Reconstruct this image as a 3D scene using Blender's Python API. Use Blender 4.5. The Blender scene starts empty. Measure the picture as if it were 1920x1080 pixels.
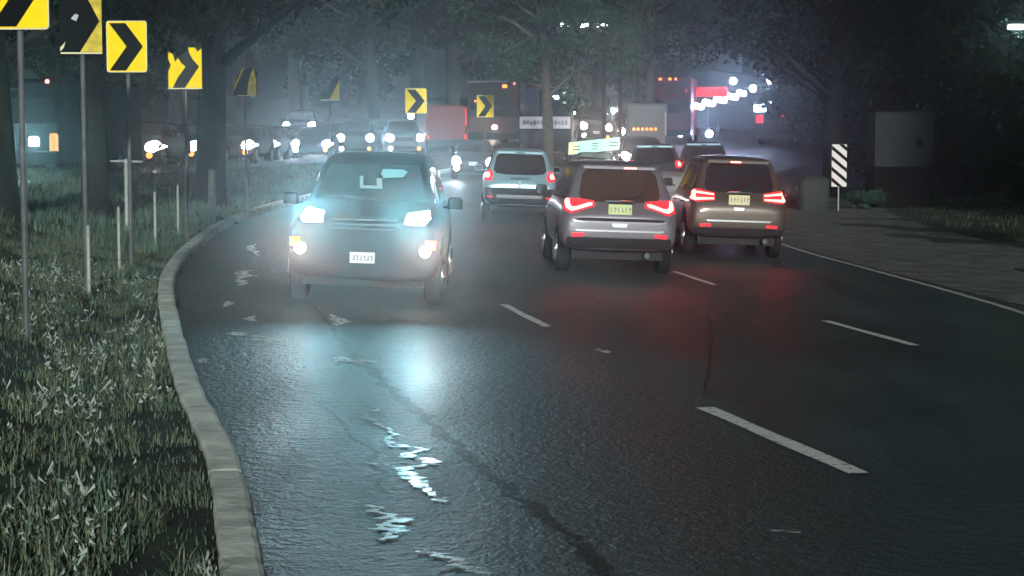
import bpy, bmesh, math, random
import numpy as np
from mathutils import Vector, Matrix, noise
from mathutils.bvhtree import BVHTree

random.seed(7)
rng = np.random.default_rng(7)
sc = bpy.context.scene
R = math.radians
# ------------------------------------------------------------------ camera
F = 3400.0                      # focal length in photograph pixels (1920 wide)
PITCH = math.atan(265 / F)
CAMH = 2.0
cam = bpy.data.cameras.new('camera'); camo = bpy.data.objects.new('camera', cam)
sc.collection.objects.link(camo)
cam.sensor_width = 36; cam.lens = 36 * F / 1920
cam.clip_start = 0.1; cam.clip_end = 2000
camo.location = (0, 0, CAMH); camo.rotation_euler = (math.pi / 2 - PITCH, 0, 0)
cam.dof.use_dof = False
sc.camera = camo
# ------------------------------------------------------------------ night sky and the faint light behind the camera
SUN_EL, SUN_AZ = 13, 177        # azimuth from +Y, clockwise: low, behind the camera, almost straight behind it
world = bpy.data.worlds.new('World'); sc.world = world
world.use_nodes = True
wn = world.node_tree.nodes; wl = world.node_tree.links
for n in list(wn): wn.remove(n)
wo = wn.new('ShaderNodeOutputWorld'); wb = wn.new('ShaderNodeBackground'); ws = wn.new('ShaderNodeTexSky')
ws.sky_type = 'NISHITA'; ws.sun_disc = False
ws.sun_elevation = R(SUN_EL); ws.sun_rotation = R(SUN_AZ)
wb.inputs['Strength'].default_value = 0.00015
wl.new(ws.outputs[0], wb.inputs[0]); wl.new(wb.outputs[0], wo.inputs[0])
sun = bpy.data.lights.new('sun', 'SUN'); suno = bpy.data.objects.new('sun', sun)
sc.collection.objects.link(suno)
sun.energy = 4.7; sun.angle = R(1.5); sun.color = (0.96, 1.0, 0.95)
az = R(SUN_AZ)
sd = Vector((math.sin(az) * math.cos(R(SUN_EL)), math.cos(az) * math.cos(R(SUN_EL)), math.sin(R(SUN_EL))))
suno.rotation_euler = sd.to_track_quat('Z', 'Y').to_euler()
suno.location = (0, -5, 12)
sc.view_settings.view_transform = 'Standard'; sc.view_settings.look = 'None'
sc.view_settings.exposure = -0.2; sc.view_settings.gamma = 1
sc.render.engine = 'CYCLES'
cy = sc.cycles
cy.use_denoising = True
try: cy.denoiser = 'OPENIMAGEDENOISE'
except Exception: pass
cy.max_bounces = 4; cy.diffuse_bounces = 1; cy.glossy_bounces = 2; cy.transmission_bounces = 3
cy.transparent_max_bounces = 6; cy.volume_bounces = 0
cy.caustics_reflective = False; cy.caustics_refractive = False
cy.sample_clamp_indirect = 3; cy.sample_clamp_direct = 0
try: cy.use_light_tree = True
except Exception: pass
HP = 26.0
HAZE = 0.0024

# ------------------------------------------------------------------ materials
MATS = {}
def mat(name, col, rough=0.6, metal=0.0, emis=None, es=0.0, var=0.0, vscale=8.0, bump=0.0, bscale=40.0, coat=0.0, alpha=1.0, spec=0.22):
    if name in MATS: return MATS[name]
    m = bpy.data.materials.new(name); m.use_nodes = True
    nt = m.node_tree; b = nt.nodes['Principled BSDF']
    b.inputs['Base Color'].default_value = (*col, 1)
    b.inputs['Roughness'].default_value = rough
    b.inputs['Metallic'].default_value = metal
    b.inputs['Specular IOR Level'].default_value = spec
    b.inputs['Coat Weight'].default_value = coat
    b.inputs['Coat Roughness'].default_value = 0.08
    if emis:
        b.inputs['Emission Color'].default_value = (*emis, 1); b.inputs['Emission Strength'].default_value = es
    if var > 0:
        tc = nt.nodes.new('ShaderNodeTexCoord'); no = nt.nodes.new('ShaderNodeTexNoise')
        no.inputs['Scale'].default_value = vscale; no.inputs['Detail'].default_value = 6
        cr = nt.nodes.new('ShaderNodeMapRange')
        cr.inputs['From Min'].default_value = 0.3; cr.inputs['From Max'].default_value = 0.7
        cr.inputs['To Min'].default_value = 1 - var; cr.inputs['To Max'].default_value = 1 + var
        mx = nt.nodes.new('ShaderNodeVectorMath'); mx.operation = 'SCALE'
        mx.inputs[0].default_value = col
        nt.links.new(tc.outputs['Object'], no.inputs['Vector']); nt.links.new(no.outputs['Fac'], cr.inputs['Value'])
        nt.links.new(cr.outputs[0], mx.inputs['Scale']); nt.links.new(mx.outputs[0], b.inputs['Base Color'])
    if bump > 0:
        tc2 = nt.nodes.new('ShaderNodeTexCoord'); n2 = nt.nodes.new('ShaderNodeTexNoise'); bp = nt.nodes.new('ShaderNodeBump')
        n2.inputs['Scale'].default_value = bscale; n2.inputs['Detail'].default_value = 4
        bp.inputs['Strength'].default_value = bump; bp.inputs['Distance'].default_value = 0.02
        nt.links.new(tc2.outputs['Object'], n2.inputs['Vector']); nt.links.new(n2.outputs['Fac'], bp.inputs['Height'])
        nt.links.new(bp.outputs[0], b.inputs['Normal'])
    MATS[name] = m
    return m

def asphalt():
    m = bpy.data.materials.new('asphalt'); m.use_nodes = True
    nt = m.node_tree; N = nt.nodes; L = nt.links; b = N['Principled BSDF']
    tc = N.new('ShaderNodeTexCoord')
    big = N.new('ShaderNodeTexNoise'); big.inputs['Scale'].default_value = 0.35; big.inputs['Detail'].default_value = 5
    fine = N.new('ShaderNodeTexNoise'); fine.inputs['Scale'].default_value = 42; fine.inputs['Detail'].default_value = 3
    vor = N.new('ShaderNodeTexVoronoi'); vor.inputs['Scale'].default_value = 26
    for t in (big, fine, vor): L.new(tc.outputs['Object'], t.inputs['Vector'])
    cr = N.new('ShaderNodeValToRGB')
    cr.color_ramp.elements[0].position = 0.3; cr.color_ramp.elements[0].color = (0.013, 0.026, 0.029, 1)
    cr.color_ramp.elements[1].position = 0.72; cr.color_ramp.elements[1].color = (0.042, 0.068, 0.072, 1)
    L.new(big.outputs['Fac'], cr.inputs[0])
    mr = N.new('ShaderNodeMapRange'); mr.inputs['From Min'].default_value = 0.3; mr.inputs['From Max'].default_value = 0.7
    mr.inputs['To Min'].default_value = 0.6; mr.inputs['To Max'].default_value = 1.5
    L.new(fine.outputs['Fac'], mr.inputs['Value'])
    mul = N.new('ShaderNodeVectorMath'); mul.operation = 'SCALE'
    L.new(cr.outputs[0], mul.inputs[0]); L.new(mr.outputs[0], mul.inputs['Scale'])
    L.new(mul.outputs[0], b.inputs['Base Color'])
    rr = N.new('ShaderNodeMapRange'); rr.inputs['From Min'].default_value = 0.35; rr.inputs['From Max'].default_value = 0.65
    rr.inputs['To Min'].default_value = 0.42; rr.inputs['To Max'].default_value = 0.58
    b.inputs['Specular IOR Level'].default_value = 0.40
    L.new(big.outputs['Fac'], rr.inputs['Value']); L.new(rr.outputs[0], b.inputs['Roughness'])
    mp = N.new('ShaderNodeMapping'); mp.inputs['Scale'].default_value = (1.5, .10, 1)
    wear = N.new('ShaderNodeTexNoise'); wear.inputs['Scale'].default_value = 1.0; wear.inputs['Detail'].default_value = 7
    L.new(tc.outputs['Object'], mp.inputs['Vector']); L.new(mp.outputs[0], wear.inputs['Vector'])
    mxw = N.new('ShaderNodeMath'); mxw.operation = 'ADD'; mhalf = N.new('ShaderNodeMath'); mhalf.operation = 'MULTIPLY'; mhalf.inputs[1].default_value = .5
    L.new(big.outputs['Fac'], mxw.inputs[0]); L.new(wear.outputs['Fac'], mxw.inputs[1]); L.new(mxw.outputs[0], mhalf.inputs[0])
    L.new(mhalf.outputs[0], cr.inputs[0]); L.new(mhalf.outputs[0], rr.inputs['Value'])
    mid = N.new('ShaderNodeTexNoise'); mid.inputs['Scale'].default_value = 10; mid.inputs['Detail'].default_value = 5; mid.inputs['Roughness'].default_value = .65
    L.new(tc.outputs['Object'], mid.inputs['Vector'])
    b3 = N.new('ShaderNodeBump'); b3.inputs['Strength'].default_value = 1.0; b3.inputs['Distance'].default_value = 0.055
    L.new(mid.outputs['Fac'], b3.inputs['Height'])
    b1 = N.new('ShaderNodeBump'); b1.inputs['Strength'].default_value = 0.8; b1.inputs['Distance'].default_value = 0.014
    b2 = N.new('ShaderNodeBump'); b2.inputs['Strength'].default_value = 0.35; b2.inputs['Distance'].default_value = 0.02
    L.new(vor.outputs['Distance'], b2.inputs['Height']); L.new(fine.outputs['Fac'], b1.inputs['Height'])
    L.new(b3.outputs[0], b2.inputs['Normal']); L.new(b2.outputs[0], b1.inputs['Normal']); L.new(b1.outputs[0], b.inputs['Normal'])
    MATS['asphalt'] = m
    return m
M_ASPH = asphalt()
M_KERB = mat('kerb_concrete', (0.60, 0.66, 0.61), 0.85, var=0.30, vscale=3, bump=0.5, bscale=16)
M_PAINT = mat('road_paint', (0.80, 0.82, 0.80), 0.6)
def wear_paint(m):
    nt = m.node_tree; b = nt.nodes['Principled BSDF']; tc = nt.nodes.new('ShaderNodeTexCoord'); no = nt.nodes.new('ShaderNodeTexNoise'); cr = nt.nodes.new('ShaderNodeValToRGB')
    no.inputs['Scale'].default_value = 16; no.inputs['Detail'].default_value = 9; no.inputs['Roughness'].default_value = .7
    e = cr.color_ramp.elements; e[0].position = .36; e[0].color = (.07, .08, .08, 1); e[1].position = .46; e[1].color = (.72, .76, .74, 1)
    nt.links.new(tc.outputs['Object'], no.inputs['Vector']); nt.links.new(no.outputs['Fac'], cr.inputs[0]); nt.links.new(cr.outputs[0], b.inputs['Base Color'])
wear_paint(M_PAINT)
M_SOIL = mat('soil_and_turf', (0.026, 0.036, 0.022), 0.95, var=0.6, vscale=1.3, bump=0.8, bscale=9)
M_GRAVEL = mat('gravel', (0.10, 0.112, 0.105), 0.95, var=0.5, vscale=2.2, bump=0.6, bscale=14)
M_GRASS = mat('grass_blades', (0.075, 0.118, 0.080), 0.6, var=0.45, vscale=1.4)
M_DRY = mat('dry_stems', (0.28, 0.33, 0.29), 0.7, var=0.4, vscale=4)
M_BARK = mat('bark', (0.016, 0.016, 0.014), 0.95, spec=0.03, var=0.5, vscale=6, bump=0.8, bscale=14)
M_PALEBARK = mat('pale_bark', (0.075, 0.072, 0.062), 0.9, var=0.4, vscale=6, bump=0.6, bscale=14)
M_LEAF = mat('leaves', (0.008, 0.017, 0.010), 0.9, spec=0.02, var=0.5, vscale=0.8)
M_POLE = mat('dark_post_steel', (0.10, 0.105, 0.11), 0.6, 0.2, var=0.3, vscale=5)
M_LEAF2 = mat('leaves_light', (0.022, 0.055, 0.036), 0.7, spec=0.1, var=0.5, vscale=0.8)
M_STEEL = mat('galvanised_steel', (0.30, 0.31, 0.31), 0.5, 0.5, var=0.25, vscale=5)
M_POSTW = mat('white_post_paint', (0.34, 0.36, 0.34), 0.6, var=0.25, vscale=9)
M_YEL = mat('yellow_sheeting', (1.0, 0.74, 0.004), 0.7, spec=0.1, var=0.06, vscale=4)
M_YELD = mat('worn_yellow_sheeting', (0.62, 0.47, 0.03), 0.5, var=0.35, vscale=9)
M_BLACK = mat('black_paint', (0.006, 0.006, 0.006), 0.9, spec=0.02)
M_EDGE = mat('pale_sign_edge', (0.80, 0.74, 0.45), 0.5)
M_WHITE = mat('white_sheeting', (0.85, 0.78, 0.74), 0.5, var=0.08, vscale=10)
M_GLASS = mat('dark_glass', (0.012, 0.013, 0.015), 0.07, spec=0.6)
M_BROWNGLASS = mat('brown_tinted_glass', (0.045, 0.030, 0.022), 0.18, spec=0.4)
M_TYRE = mat('tyre_rubber', (0.012, 0.012, 0.013), 0.85, spec=0.1)
M_RIM = mat('alloy', (0.20, 0.21, 0.22), 0.3, 0.9)
M_TRIM = mat('black_trim', (0.020, 0.021, 0.023), 0.6, spec=0.1)
M_CHROME = mat('chrome', (0.75, 0.76, 0.78), 0.18, 1.0)
M_PLATEG = mat('pale_green_plate', (0.62, 0.72, 0.36), 0.5)
M_PLATEW = mat('white_plate', (0.80, 0.82, 0.82), 0.5)
M_PLATEY = mat('cream_plate', (0.75, 0.66, 0.40), 0.5)
M_SILVER = mat('silver_paint', (0.16, 0.155, 0.18), 0.32, 0.35, coat=0.5)
M_BROWN = mat('bronze_paint', (0.070, 0.058, 0.047), 0.35, 0.3, coat=0.5)
M_LBLUE = mat('pale_blue_paint', (0.24, 0.40, 0.47), 0.32, 0.3, coat=0.5)
M_DGREY = mat('dark_grey_paint', (0.018, 0.018, 0.021), 0.6, 0.0, spec=0.08)
M_WHITEP = mat('white_paint', (0.42, 0.43, 0.45), 0.35, 0.0, coat=0.5)
M_GREYP = mat('grey_body_paint', (0.10, 0.115, 0.13), 0.5, var=0.12, vscale=2)
M_REDP = mat('red_body_paint', (0.16, 0.02, 0.025), 0.45, coat=0.3, var=0.12, vscale=2)
M_MAROON = mat('maroon_body_paint', (0.09, 0.04, 0.036), 0.5, var=0.12, vscale=2)
M_BLUEP = mat('dark_blue_body_paint', (0.020, 0.030, 0.038), 0.6, spec=0.08)
M_SEAT = mat('pale_seat_cloth', (0.30, 0.42, 0.42), 0.8)
M_PLASTER = mat('plaster', (0.022, 0.025, 0.028), 0.9, var=0.3, vscale=1.2)
M_REDH = mat('red_lamp_housing', (0.35, 0.008, 0.012), 0.2, emis=(1.0, 0.03, 0.045), es=1.6)
M_REDE = mat('red_lamp_lit', (0.6, 0.05, 0.05), 0.3, emis=(1.0, 0.17, 0.14), es=8)
M_REDR = mat('red_reflector_lit', (0.6, 0.03, 0.04), 0.3, emis=(1.0, 0.04, 0.06), es=1.0)
M_ORE = mat('amber_lamp_lit', (0.6, 0.2, 0.05), 0.3, emis=(1.0, 0.30, 0.06), es=3.0)
M_HEAD = mat('headlamp_lit', (0.9, 0.95, 1.0), 0.2, emis=(0.80, 0.95, 1.0), es=14)
M_HEADB = mat('blue_white_lamp_lit', (0.7, 0.8, 1.0), 0.2, emis=(0.62, 0.74, 1.0), es=45)
M_HEADW = mat('warm_lamp_lit', (1.0, 0.85, 0.7), 0.2, emis=(1.0, 0.82, 0.76), es=45)
M_GREENL = mat('lit_green_board', (0.5, 0.8, 0.7), 0.4, emis=(0.42, 0.95, 0.72), es=0.62)
M_CREAML = mat('lit_cream_board', (0.8, 0.8, 0.5), 0.4, emis=(0.95, 0.85, 0.42), es=0.60)
M_BANNER = mat('glowing_banner_cloth', (0.40, 0.39, 0.41), 0.7, emis=(0.6, 0.58, 0.6), es=0.5, var=0.1, vscale=5)  # cloth is no lamp; its brightness is put in as emission
M_STRIP = mat('light_strip', (0.8, 0.8, 1.0), 0.3, emis=(0.86, 0.86, 1.0), es=7)
M_AMBW = mat('lit_amber_window', (0.7, 0.5, 0.2), 0.3, emis=(1.0, 0.55, 0.18), es=0.9)
M_CREAMW = mat('lit_pale_window', (0.8, 0.8, 0.6), 0.3, emis=(0.9, 0.95, 0.75), es=0.8)
M_WATER_GLINT = mat('glint_painted_water', (0.72, 0.80, 0.80), 0.30, spec=1.0, bump=0.15, bscale=5)  # pale base colour paints in the headlamp reflections on the water
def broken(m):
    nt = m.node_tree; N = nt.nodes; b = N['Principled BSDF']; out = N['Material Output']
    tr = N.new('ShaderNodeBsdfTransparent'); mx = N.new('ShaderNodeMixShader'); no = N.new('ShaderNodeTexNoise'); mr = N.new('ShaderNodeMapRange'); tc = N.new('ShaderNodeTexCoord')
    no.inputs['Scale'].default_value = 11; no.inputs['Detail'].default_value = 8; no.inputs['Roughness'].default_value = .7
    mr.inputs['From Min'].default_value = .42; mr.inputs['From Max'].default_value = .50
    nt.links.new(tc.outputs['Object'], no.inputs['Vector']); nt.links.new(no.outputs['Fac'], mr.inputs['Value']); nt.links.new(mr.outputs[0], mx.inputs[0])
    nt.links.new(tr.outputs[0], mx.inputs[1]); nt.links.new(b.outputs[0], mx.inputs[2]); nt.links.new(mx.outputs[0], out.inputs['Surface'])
broken(M_WATER_GLINT)
M_PATCH = mat('tar_patch', (0.018, 0.022, 0.022), 0.5, bump=0.5, bscale=30)

# ------------------------------------------------------------------ mesh helpers
def new_obj(name, verts, faces, m=None, parent=None, smooth=False, mats=None, fmat=None):
    me = bpy.data.meshes.new(name)
    me.from_pydata([tuple(v) for v in verts], [], faces)
    if mats:
        for q in mats: me.materials.append(q)
        if fmat is not None: me.polygons.foreach_set('material_index', fmat)
    elif m: me.materials.append(m)
    if smooth: me.polygons.foreach_set('use_smooth', [True] * len(me.polygons))
    me.update()
    o = bpy.data.objects.new(name, me); sc.collection.objects.link(o)
    if parent: o.parent = parent
    return o
class MB:
    def __init__(s): s.v = []; s.f = []; s.m = []
    def add(s, vs, fs, mi=0):
        n = len(s.v); s.v += [tuple(v) for v in vs]; s.f += [tuple(i + n for i in f) for f in fs]; s.m += [mi] * len(fs)
    def box(s, a, b, mi=0):
        (x0, y0, z0), (x1, y1, z1) = a, b
        s.add([(x0,y0,z0),(x1,y0,z0),(x1,y1,z0),(x0,y1,z0),(x0,y0,z1),(x1,y0,z1),(x1,y1,z1),(x0,y1,z1)],
              [(0,3,2,1),(4,5,6,7),(0,1,5,4),(1,2,6,5),(2,3,7,6),(3,0,4,7)], mi)
    def bbox(s, a, b, r=0.03, mi=0):        # box with chamfered vertical and top edges
        (x0, y0, z0), (x1, y1, z1) = a, b
        def ring(z, k): 
            return [(x0+r+k,y0+k,z),(x1-r-k,y0+k,z),(x1-k,y0+r+k,z),(x1-k,y1-r-k,z),(x1-r-k,y1-k,z),(x0+r+k,y1-k,z),(x0+k,y1-r-k,z),(x0+k,y0+r+k,z)]
        vs = ring(z0, 0) + ring(z1 - r, 0) + ring(z1, r)
        fs = [tuple(range(7, -1, -1)), tuple(range(16, 24))]
        for L in (0, 8):
            for i in range(8): fs.append((L+i, L+(i+1)%8, L+8+(i+1)%8, L+8+i))
        s.add(vs, fs, mi)
    def tube(s, pts, rad, n=8, mi=0):
        pts = [Vector(p) for p in pts]
        rad = rad if isinstance(rad, (list, tuple)) else [rad] * len(pts)
        vs = []; fs = []
        for i, p in enumerate(pts):
            d = (pts[min(i+1, len(pts)-1)] - pts[max(i-1, 0)]).normalized()
            a = d.cross(Vector((0.13, 0.99, 0.07))).normalized(); b = d.cross(a)
            for k in range(n):
                t = 2 * math.pi * k / n
                vs.append(p + (a * math.cos(t) + b * math.sin(t)) * rad[i])
        for i in range(len(pts) - 1):
            for k in range(n): fs.append((i*n+k, i*n+(k+1)%n, (i+1)*n+(k+1)%n, (i+1)*n+k))
        fs.append(tuple(range(n-1, -1, -1))); fs.append(tuple((len(pts)-1)*n+k for k in range(n)))
        s.add(vs, fs, mi)
    def cyl(s, c, ax, r, h, n=20, mi=0, r2=None):   # axis 'x','y','z', centred
        r2 = r if r2 is None else r2
        vs = []
        for e, rr in ((-h/2, r), (h/2, r2)):
            for k in range(n):
                t = 2*math.pi*k/n; a, b = rr*math.cos(t), rr*math.sin(t)
                vs.append({'x': (c[0]+e, c[1]+a, c[2]+b), 'y': (c[0]+a, c[1]+e, c[2]+b), 'z': (c[0]+a, c[1]+b, c[2]+e)}[ax])
        fs = [(k, (k+1)%n, n+(k+1)%n, n+k) for k in range(n)] + [tuple(range(n-1, -1, -1)), tuple(range(n, 2*n))]
        s.add(vs, fs, mi)
    def build(s, name, m, parent=None, smooth=False):
        if isinstance(m, (list, tuple)): return new_obj(name, s.v, s.f, None, parent, smooth, m, s.m)
        return new_obj(name, s.v, s.f, m, parent, smooth)
def empty(name, loc=(0, 0, 0), rot=(0, 0, 0)):
    o = bpy.data.objects.new(name, None); sc.collection.objects.link(o)
    o.location = loc; o.rotation_euler = rot; o.empty_display_size = 0.3
    return o
def tag(o, label=None, cat=None, group=None, kind=None):
    if label: o['label'] = label
    if cat: o['category'] = cat
    if group: o['group'] = group
    if kind: o['kind'] = kind
    return o
def copy_tree(o, parent=None):
    c = o.copy(); sc.collection.objects.link(c)
    if parent: c.parent = parent; c.matrix_parent_inverse = o.matrix_parent_inverse.copy()
    for ch in o.children: copy_tree(ch, c)
    return c
def lamp(kind, loc, power, col, parent=None, radius=0.05, spot=None, aim=None, blend=0.5, name='lamp_light'):
    l = bpy.data.lights.new(name, kind); l.energy = power; l.color = col; l.shadow_soft_size = radius
    o = bpy.data.objects.new(name, l); sc.collection.objects.link(o); o.location = loc
    if kind == 'SPOT': l.spot_size = R(spot); l.spot_blend = blend
    if aim is not None: o.rotation_euler = Vector(aim).to_track_quat('-Z', 'Y').to_euler()
    if parent: o.parent = parent
    return o

# ------------------------------------------------------------------ terrain
KX = [(1.3,-8),(0.35,-1),(-0.35,4),(-1.19,8.45),(-1.68,11),(-2.54,14.6),(-3.9,21),(-4.77,25.7),(-5.5,31.6),(-6.1,39),(-6.25,46),
      (-5.95,53),(-5.2,60),(-3.3,70),(-0.8,80),(3.0,92),(8,104),(15,116),(25,128),(38,140),(54,152),(72,162)]
def catmull(P, n=10):
    out = []
    P = [np.array(p, float) for p in P]
    P = [2*P[0]-P[1]] + P + [2*P[-1]-P[-2]]
    for i in range(1, len(P)-2):
        for k in range(n):
            t = k/n
            out.append(0.5*((2*P[i]) + (-P[i-1]+P[i+1])*t + (2*P[i-1]-5*P[i]+4*P[i+1]-P[i+2])*t*t + (-P[i-1]+3*P[i]-3*P[i+1]+P[i+2])*t**3))
    out.append(P[-2]); return np.array(out)
KP = catmull(KX, 12)
KT = np.gradient(KP, axis=0); KT /= np.linalg.norm(KT, axis=1)[:, None]
KN = np.stack([KT[:, 1], -KT[:, 0]], 1)          # to the right of travel
KS = np.concatenate([[0], np.cumsum(np.linalg.norm(np.diff(KP, axis=0), axis=1))])
def offset_of(x, y):
    x = np.asarray(x, float); y = np.asarray(y, float)
    d2 = (x[..., None] - KP[:, 0])**2 + (y[..., None] - KP[:, 1])**2
    i = np.argmin(d2, -1)
    return (x - KP[i, 0]) * KN[i, 0] + (y - KP[i, 1]) * KN[i, 1]
def sstep(t): t = np.clip(t, 0, 1); return t*t*(3-2*t)
EY = [-20, 18, 24, 30, 36, 43, 52, 62, 75, 90, 100, 112, 130, 170, 250, 400]
EZ = [0, 0, .06, .16, .23, .31, .42, .60, 1.0, 1.7, 2.4, 3.3, 4.6, 6.5, 8, 8]
OY = [-20, 20, 60, 80, 90, 100, 112, 130, 170, 250, 400]
OZ = [1.0, 1.25, 1.35, 1.45, 1.7, 2.25, 3.1, 4.4, 6.3, 8, 8]
RW = 12.2
def road_z(x, y, off):
    bank = 0.034 * sstep((np.asarray(y) - 14) / 12.0)
    return np.interp(y, EY, EZ) - bank * np.clip(off, 0, 14)
def ground_h(x, y, off=None):
    if off is None: off = offset_of(x, y)
    rz = road_z(x, y, off)
    w = sstep((-off - 0.3) / 5.0)
    left = np.interp(y, EY, EZ) + 0.10
    oz = np.interp(y, OY, OZ)
    near = 0.12 + 0.55 * sstep((-off - 0.2) / 2.6) * (np.asarray(y) < 400)
    z = rz.copy() if hasattr(rz, 'copy') else rz
    lz = left * (1 - w) + np.maximum(oz, left) * w
    z = np.where(off < 0, lz, rz)
    z = np.where(off > RW, rz + 0.25 * sstep((off - RW - 6) / 25), z)
    return z
def gh(x, y): return float(ground_h(np.array(x), np.array(y)))
def ray(px, py):
    u = (px - 960) / F; v = (540 - py) / F
    return np.array([u, math.cos(PITCH) + v * math.sin(PITCH), -math.sin(PITCH) + v * math.cos(PITCH)])
def P(px, py, d):
    r = ray(px, py); k = d / r[1]; return (r[0]*k, d, CAMH + r[2]*k)
def G(px, py):                                    # where a sight line meets the ground
    r = ray(px, py); k = 6.0
    while k < 200:
        p = r * k
        if CAMH + p[2] < gh(p[0], p[1]): break
        k += 0.1
    return (r[0]*k, r[1]*k, gh(r[0]*k, r[1]*k))

# ground sheet
xs = np.concatenate([np.arange(-220, -40, 15), np.arange(-40, -16, 2.0), np.arange(-16, -9, 0.4), np.arange(-9, 3, 0.2), np.arange(3, 14, 0.4), np.arange(14, 44, 1.5), np.arange(44, 260, 16)])
ys = np.concatenate([np.arange(-40, -4, 6), np.arange(-4, 6, 0.5), np.arange(6, 40, 0.25), np.arange(40, 60, 0.5), np.arange(60, 130, 1.0), np.arange(130, 400, 12)])
XX, YY = np.meshgrid(xs, ys)
OFF = offset_of(XX, YY)
ZZ = ground_h(XX, YY, OFF)
ZZ = np.where((OFF > -0.03) & (OFF < RW - 0.1), ZZ - 0.20, ZZ)
ZZ = np.where((OFF <= -12.2) & (OFF > -100), ZZ + 0.0, ZZ)
amp = np.where((OFF < -9) | (OFF > RW + 2.5), 0.05, 0.0)
bmp = np.array([[noise.noise(Vector((x*0.55, y*0.4, 3.1))) for x in xs] for y in ys])
ZZ = ZZ + amp * bmp
nx, ny = len(xs), len(ys)
gv = np.stack([XX.ravel(), YY.ravel(), ZZ.ravel()], 1).tolist()
gf = [(j*nx+i, j*nx+i+1, (j+1)*nx+i+1, (j+1)*nx+i) for j in range(ny-1) for i in range(nx-1)]
g = new_obj('ground', gv, gf, M_SOIL, smooth=True); tag(g, kind='structure')

def strip(name, o0, o1, m, s0=0, s1=None, dz=0.004, kind='structure', step=1, nacross=1, zfun=None, close=None):
    vs = []; fs = []
    idx = [i for i in range(0, len(KP), step) if KS[i] >= s0 and (s1 is None or KS[i] <= s1)]
    n = nacross + 1
    for i in idx:
        for k in range(n):
            o = o0 + (o1 - o0) * k / nacross
            x, y = KP[i] + KN[i] * o
            z = (zfun or (lambda x, y, o: float(road_z(x, y, o))))(x, y, o)
            vs.append((x, y, z + dz))
    for a in range(len(idx)-1):
        for k in range(nacross): fs.append((a*n+k, a*n+k+1, (a+1)*n+k+1, (a+1)*n+k))
    o = new_obj(name, vs, fs, m)
    if kind: tag(o, kind=kind)
    return o
road = strip('road', 0.0, RW, M_ASPH, nacross=16)
# opposite carriageway (beyond the median)
opp = strip('opposite_carriageway', -11.6, -4.0, M_ASPH, s0=40, dz=0.05, nacross=8,
            zfun=lambda x, y, o: float(ground_h(np.array(x), np.array(y), np.array(o))) + 0.02)

# kerb: individual stones of the left kerb, one long thing
def kerb(name, o0, o1, s0, s1, h, m):
    vs, fs = [], []; pts = [i for i in range(len(KP)) if s0 <= KS[i] <= s1]
    sub_ = 7; ring = 7; rows = 0
    for a, b in zip(pts[:-1], pts[1:]):
        for k in range(sub_):
            t = k / sub_; c = KP[a]*(1-t) + KP[b]*t; n_ = KN[a]*(1-t) + KN[b]*t
            q = noise.noise(Vector((c[0]*1.3, c[1]*1.3, 0)))*.010 + noise.noise(Vector((c[0]*6, c[1]*6, 5)))*.006
            joint = -.009 if (a % 14 == 3 and k == 1) else 0
            for o, z in ((o0, -.3), (o0, h-.02), (o0+.02, h), (o1-.035, h), (o1-.01, h-.015), (o1+.004, h-.045), (o1+.012, -.3)):
                x, y = c + n_*(o + (q if z > 0 else 0)); vs.append((x, y, float(road_z(x, y, max(o, 0))) + z + (q + joint if z > 0 else 0)))
            rows += 1
    for r in range(rows-1):
        for k in range(ring-1): fs.append((r*ring+k, r*ring+k+1, (r+1)*ring+k+1, (r+1)*ring+k))
    return new_obj(name, vs, fs, m)
k1 = kerb('kerb', -0.20, 0.0, 0, 150, 0.15, M_KERB)
tag(k1, kind='structure')
# painted lines
def line_from_px(a, b, w, name='lane_line', dz=0.009):
    A = np.array(G(*a)); B = np.array(G(*b)); n = 8
    d = (B - A)[:2]; d /= np.linalg.norm(d); nn = np.array([d[1], -d[0]])
    vs = []; fs = []
    for k in range(n + 1):
        p = A[:2] + (B - A)[:2] * k / n
        for s in (-1, 1):
            jit = 0.006 * math.sin(k*5.1 + s)
            q = p + nn * (s * w / 2 + jit); vs.append((q[0], q[1], float(road_z(q[0], q[1], offset_of(q[0], q[1]))) + dz))
    for k in range(n): fs.append((2*k, 2*k+1, 2*k+3, 2*k+2))
    o = new_obj(name, vs, fs, M_PAINT); tag(o, kind='structure'); return o
line_from_px((1322, 766), (1610, 893), 0.14)
line_from_px((945, 573), (1026, 614), 0.11)
line_from_px((1548, 603), (1716, 650), 0.12)
line_from_px((1264, 510), (1340, 535), 0.10)
eo = [offset_of(*G(px, py)[:2]) for px, py in ((1920, 590), (1700, 524), (1470, 460))]
def edge_line():
    pts = [G(px, py) for px, py in ((2240, 690), (2060, 632), (1920, 589), (1800, 553), (1700, 525), (1600, 498), (1530, 479), (1462, 457), (1420, 442))]
    pts = catmull([(p[0], p[1]) for p in pts], 6)
    vs = []; fs = []
    T = np.gradient(pts, axis=0); T /= np.linalg.norm(T, axis=1)[:, None]
    for p, t in zip(pts, T):
        for s in (-.06, .06):
            q = p + np.array([t[1], -t[0]]) * s
            vs.append((q[0], q[1], float(road_z(q[0], q[1], offset_of(q[0], q[1]))) + 0.009))
    for k in range(len(pts)-1): fs.append((2*k, 2*k+1, 2*k+3, 2*k+2))
    tag(new_obj('edge_line', vs, fs, mat('worn_edge_paint', (0.42, 0.43, 0.38), 0.7, var=0.3, vscale=4)), kind='structure')
edge_line()
strip('shoulder', RW - 0.05, RW + 5.0, M_GRAVEL, s0=5, s1=120, dz=0.012, nacross=5)
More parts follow.
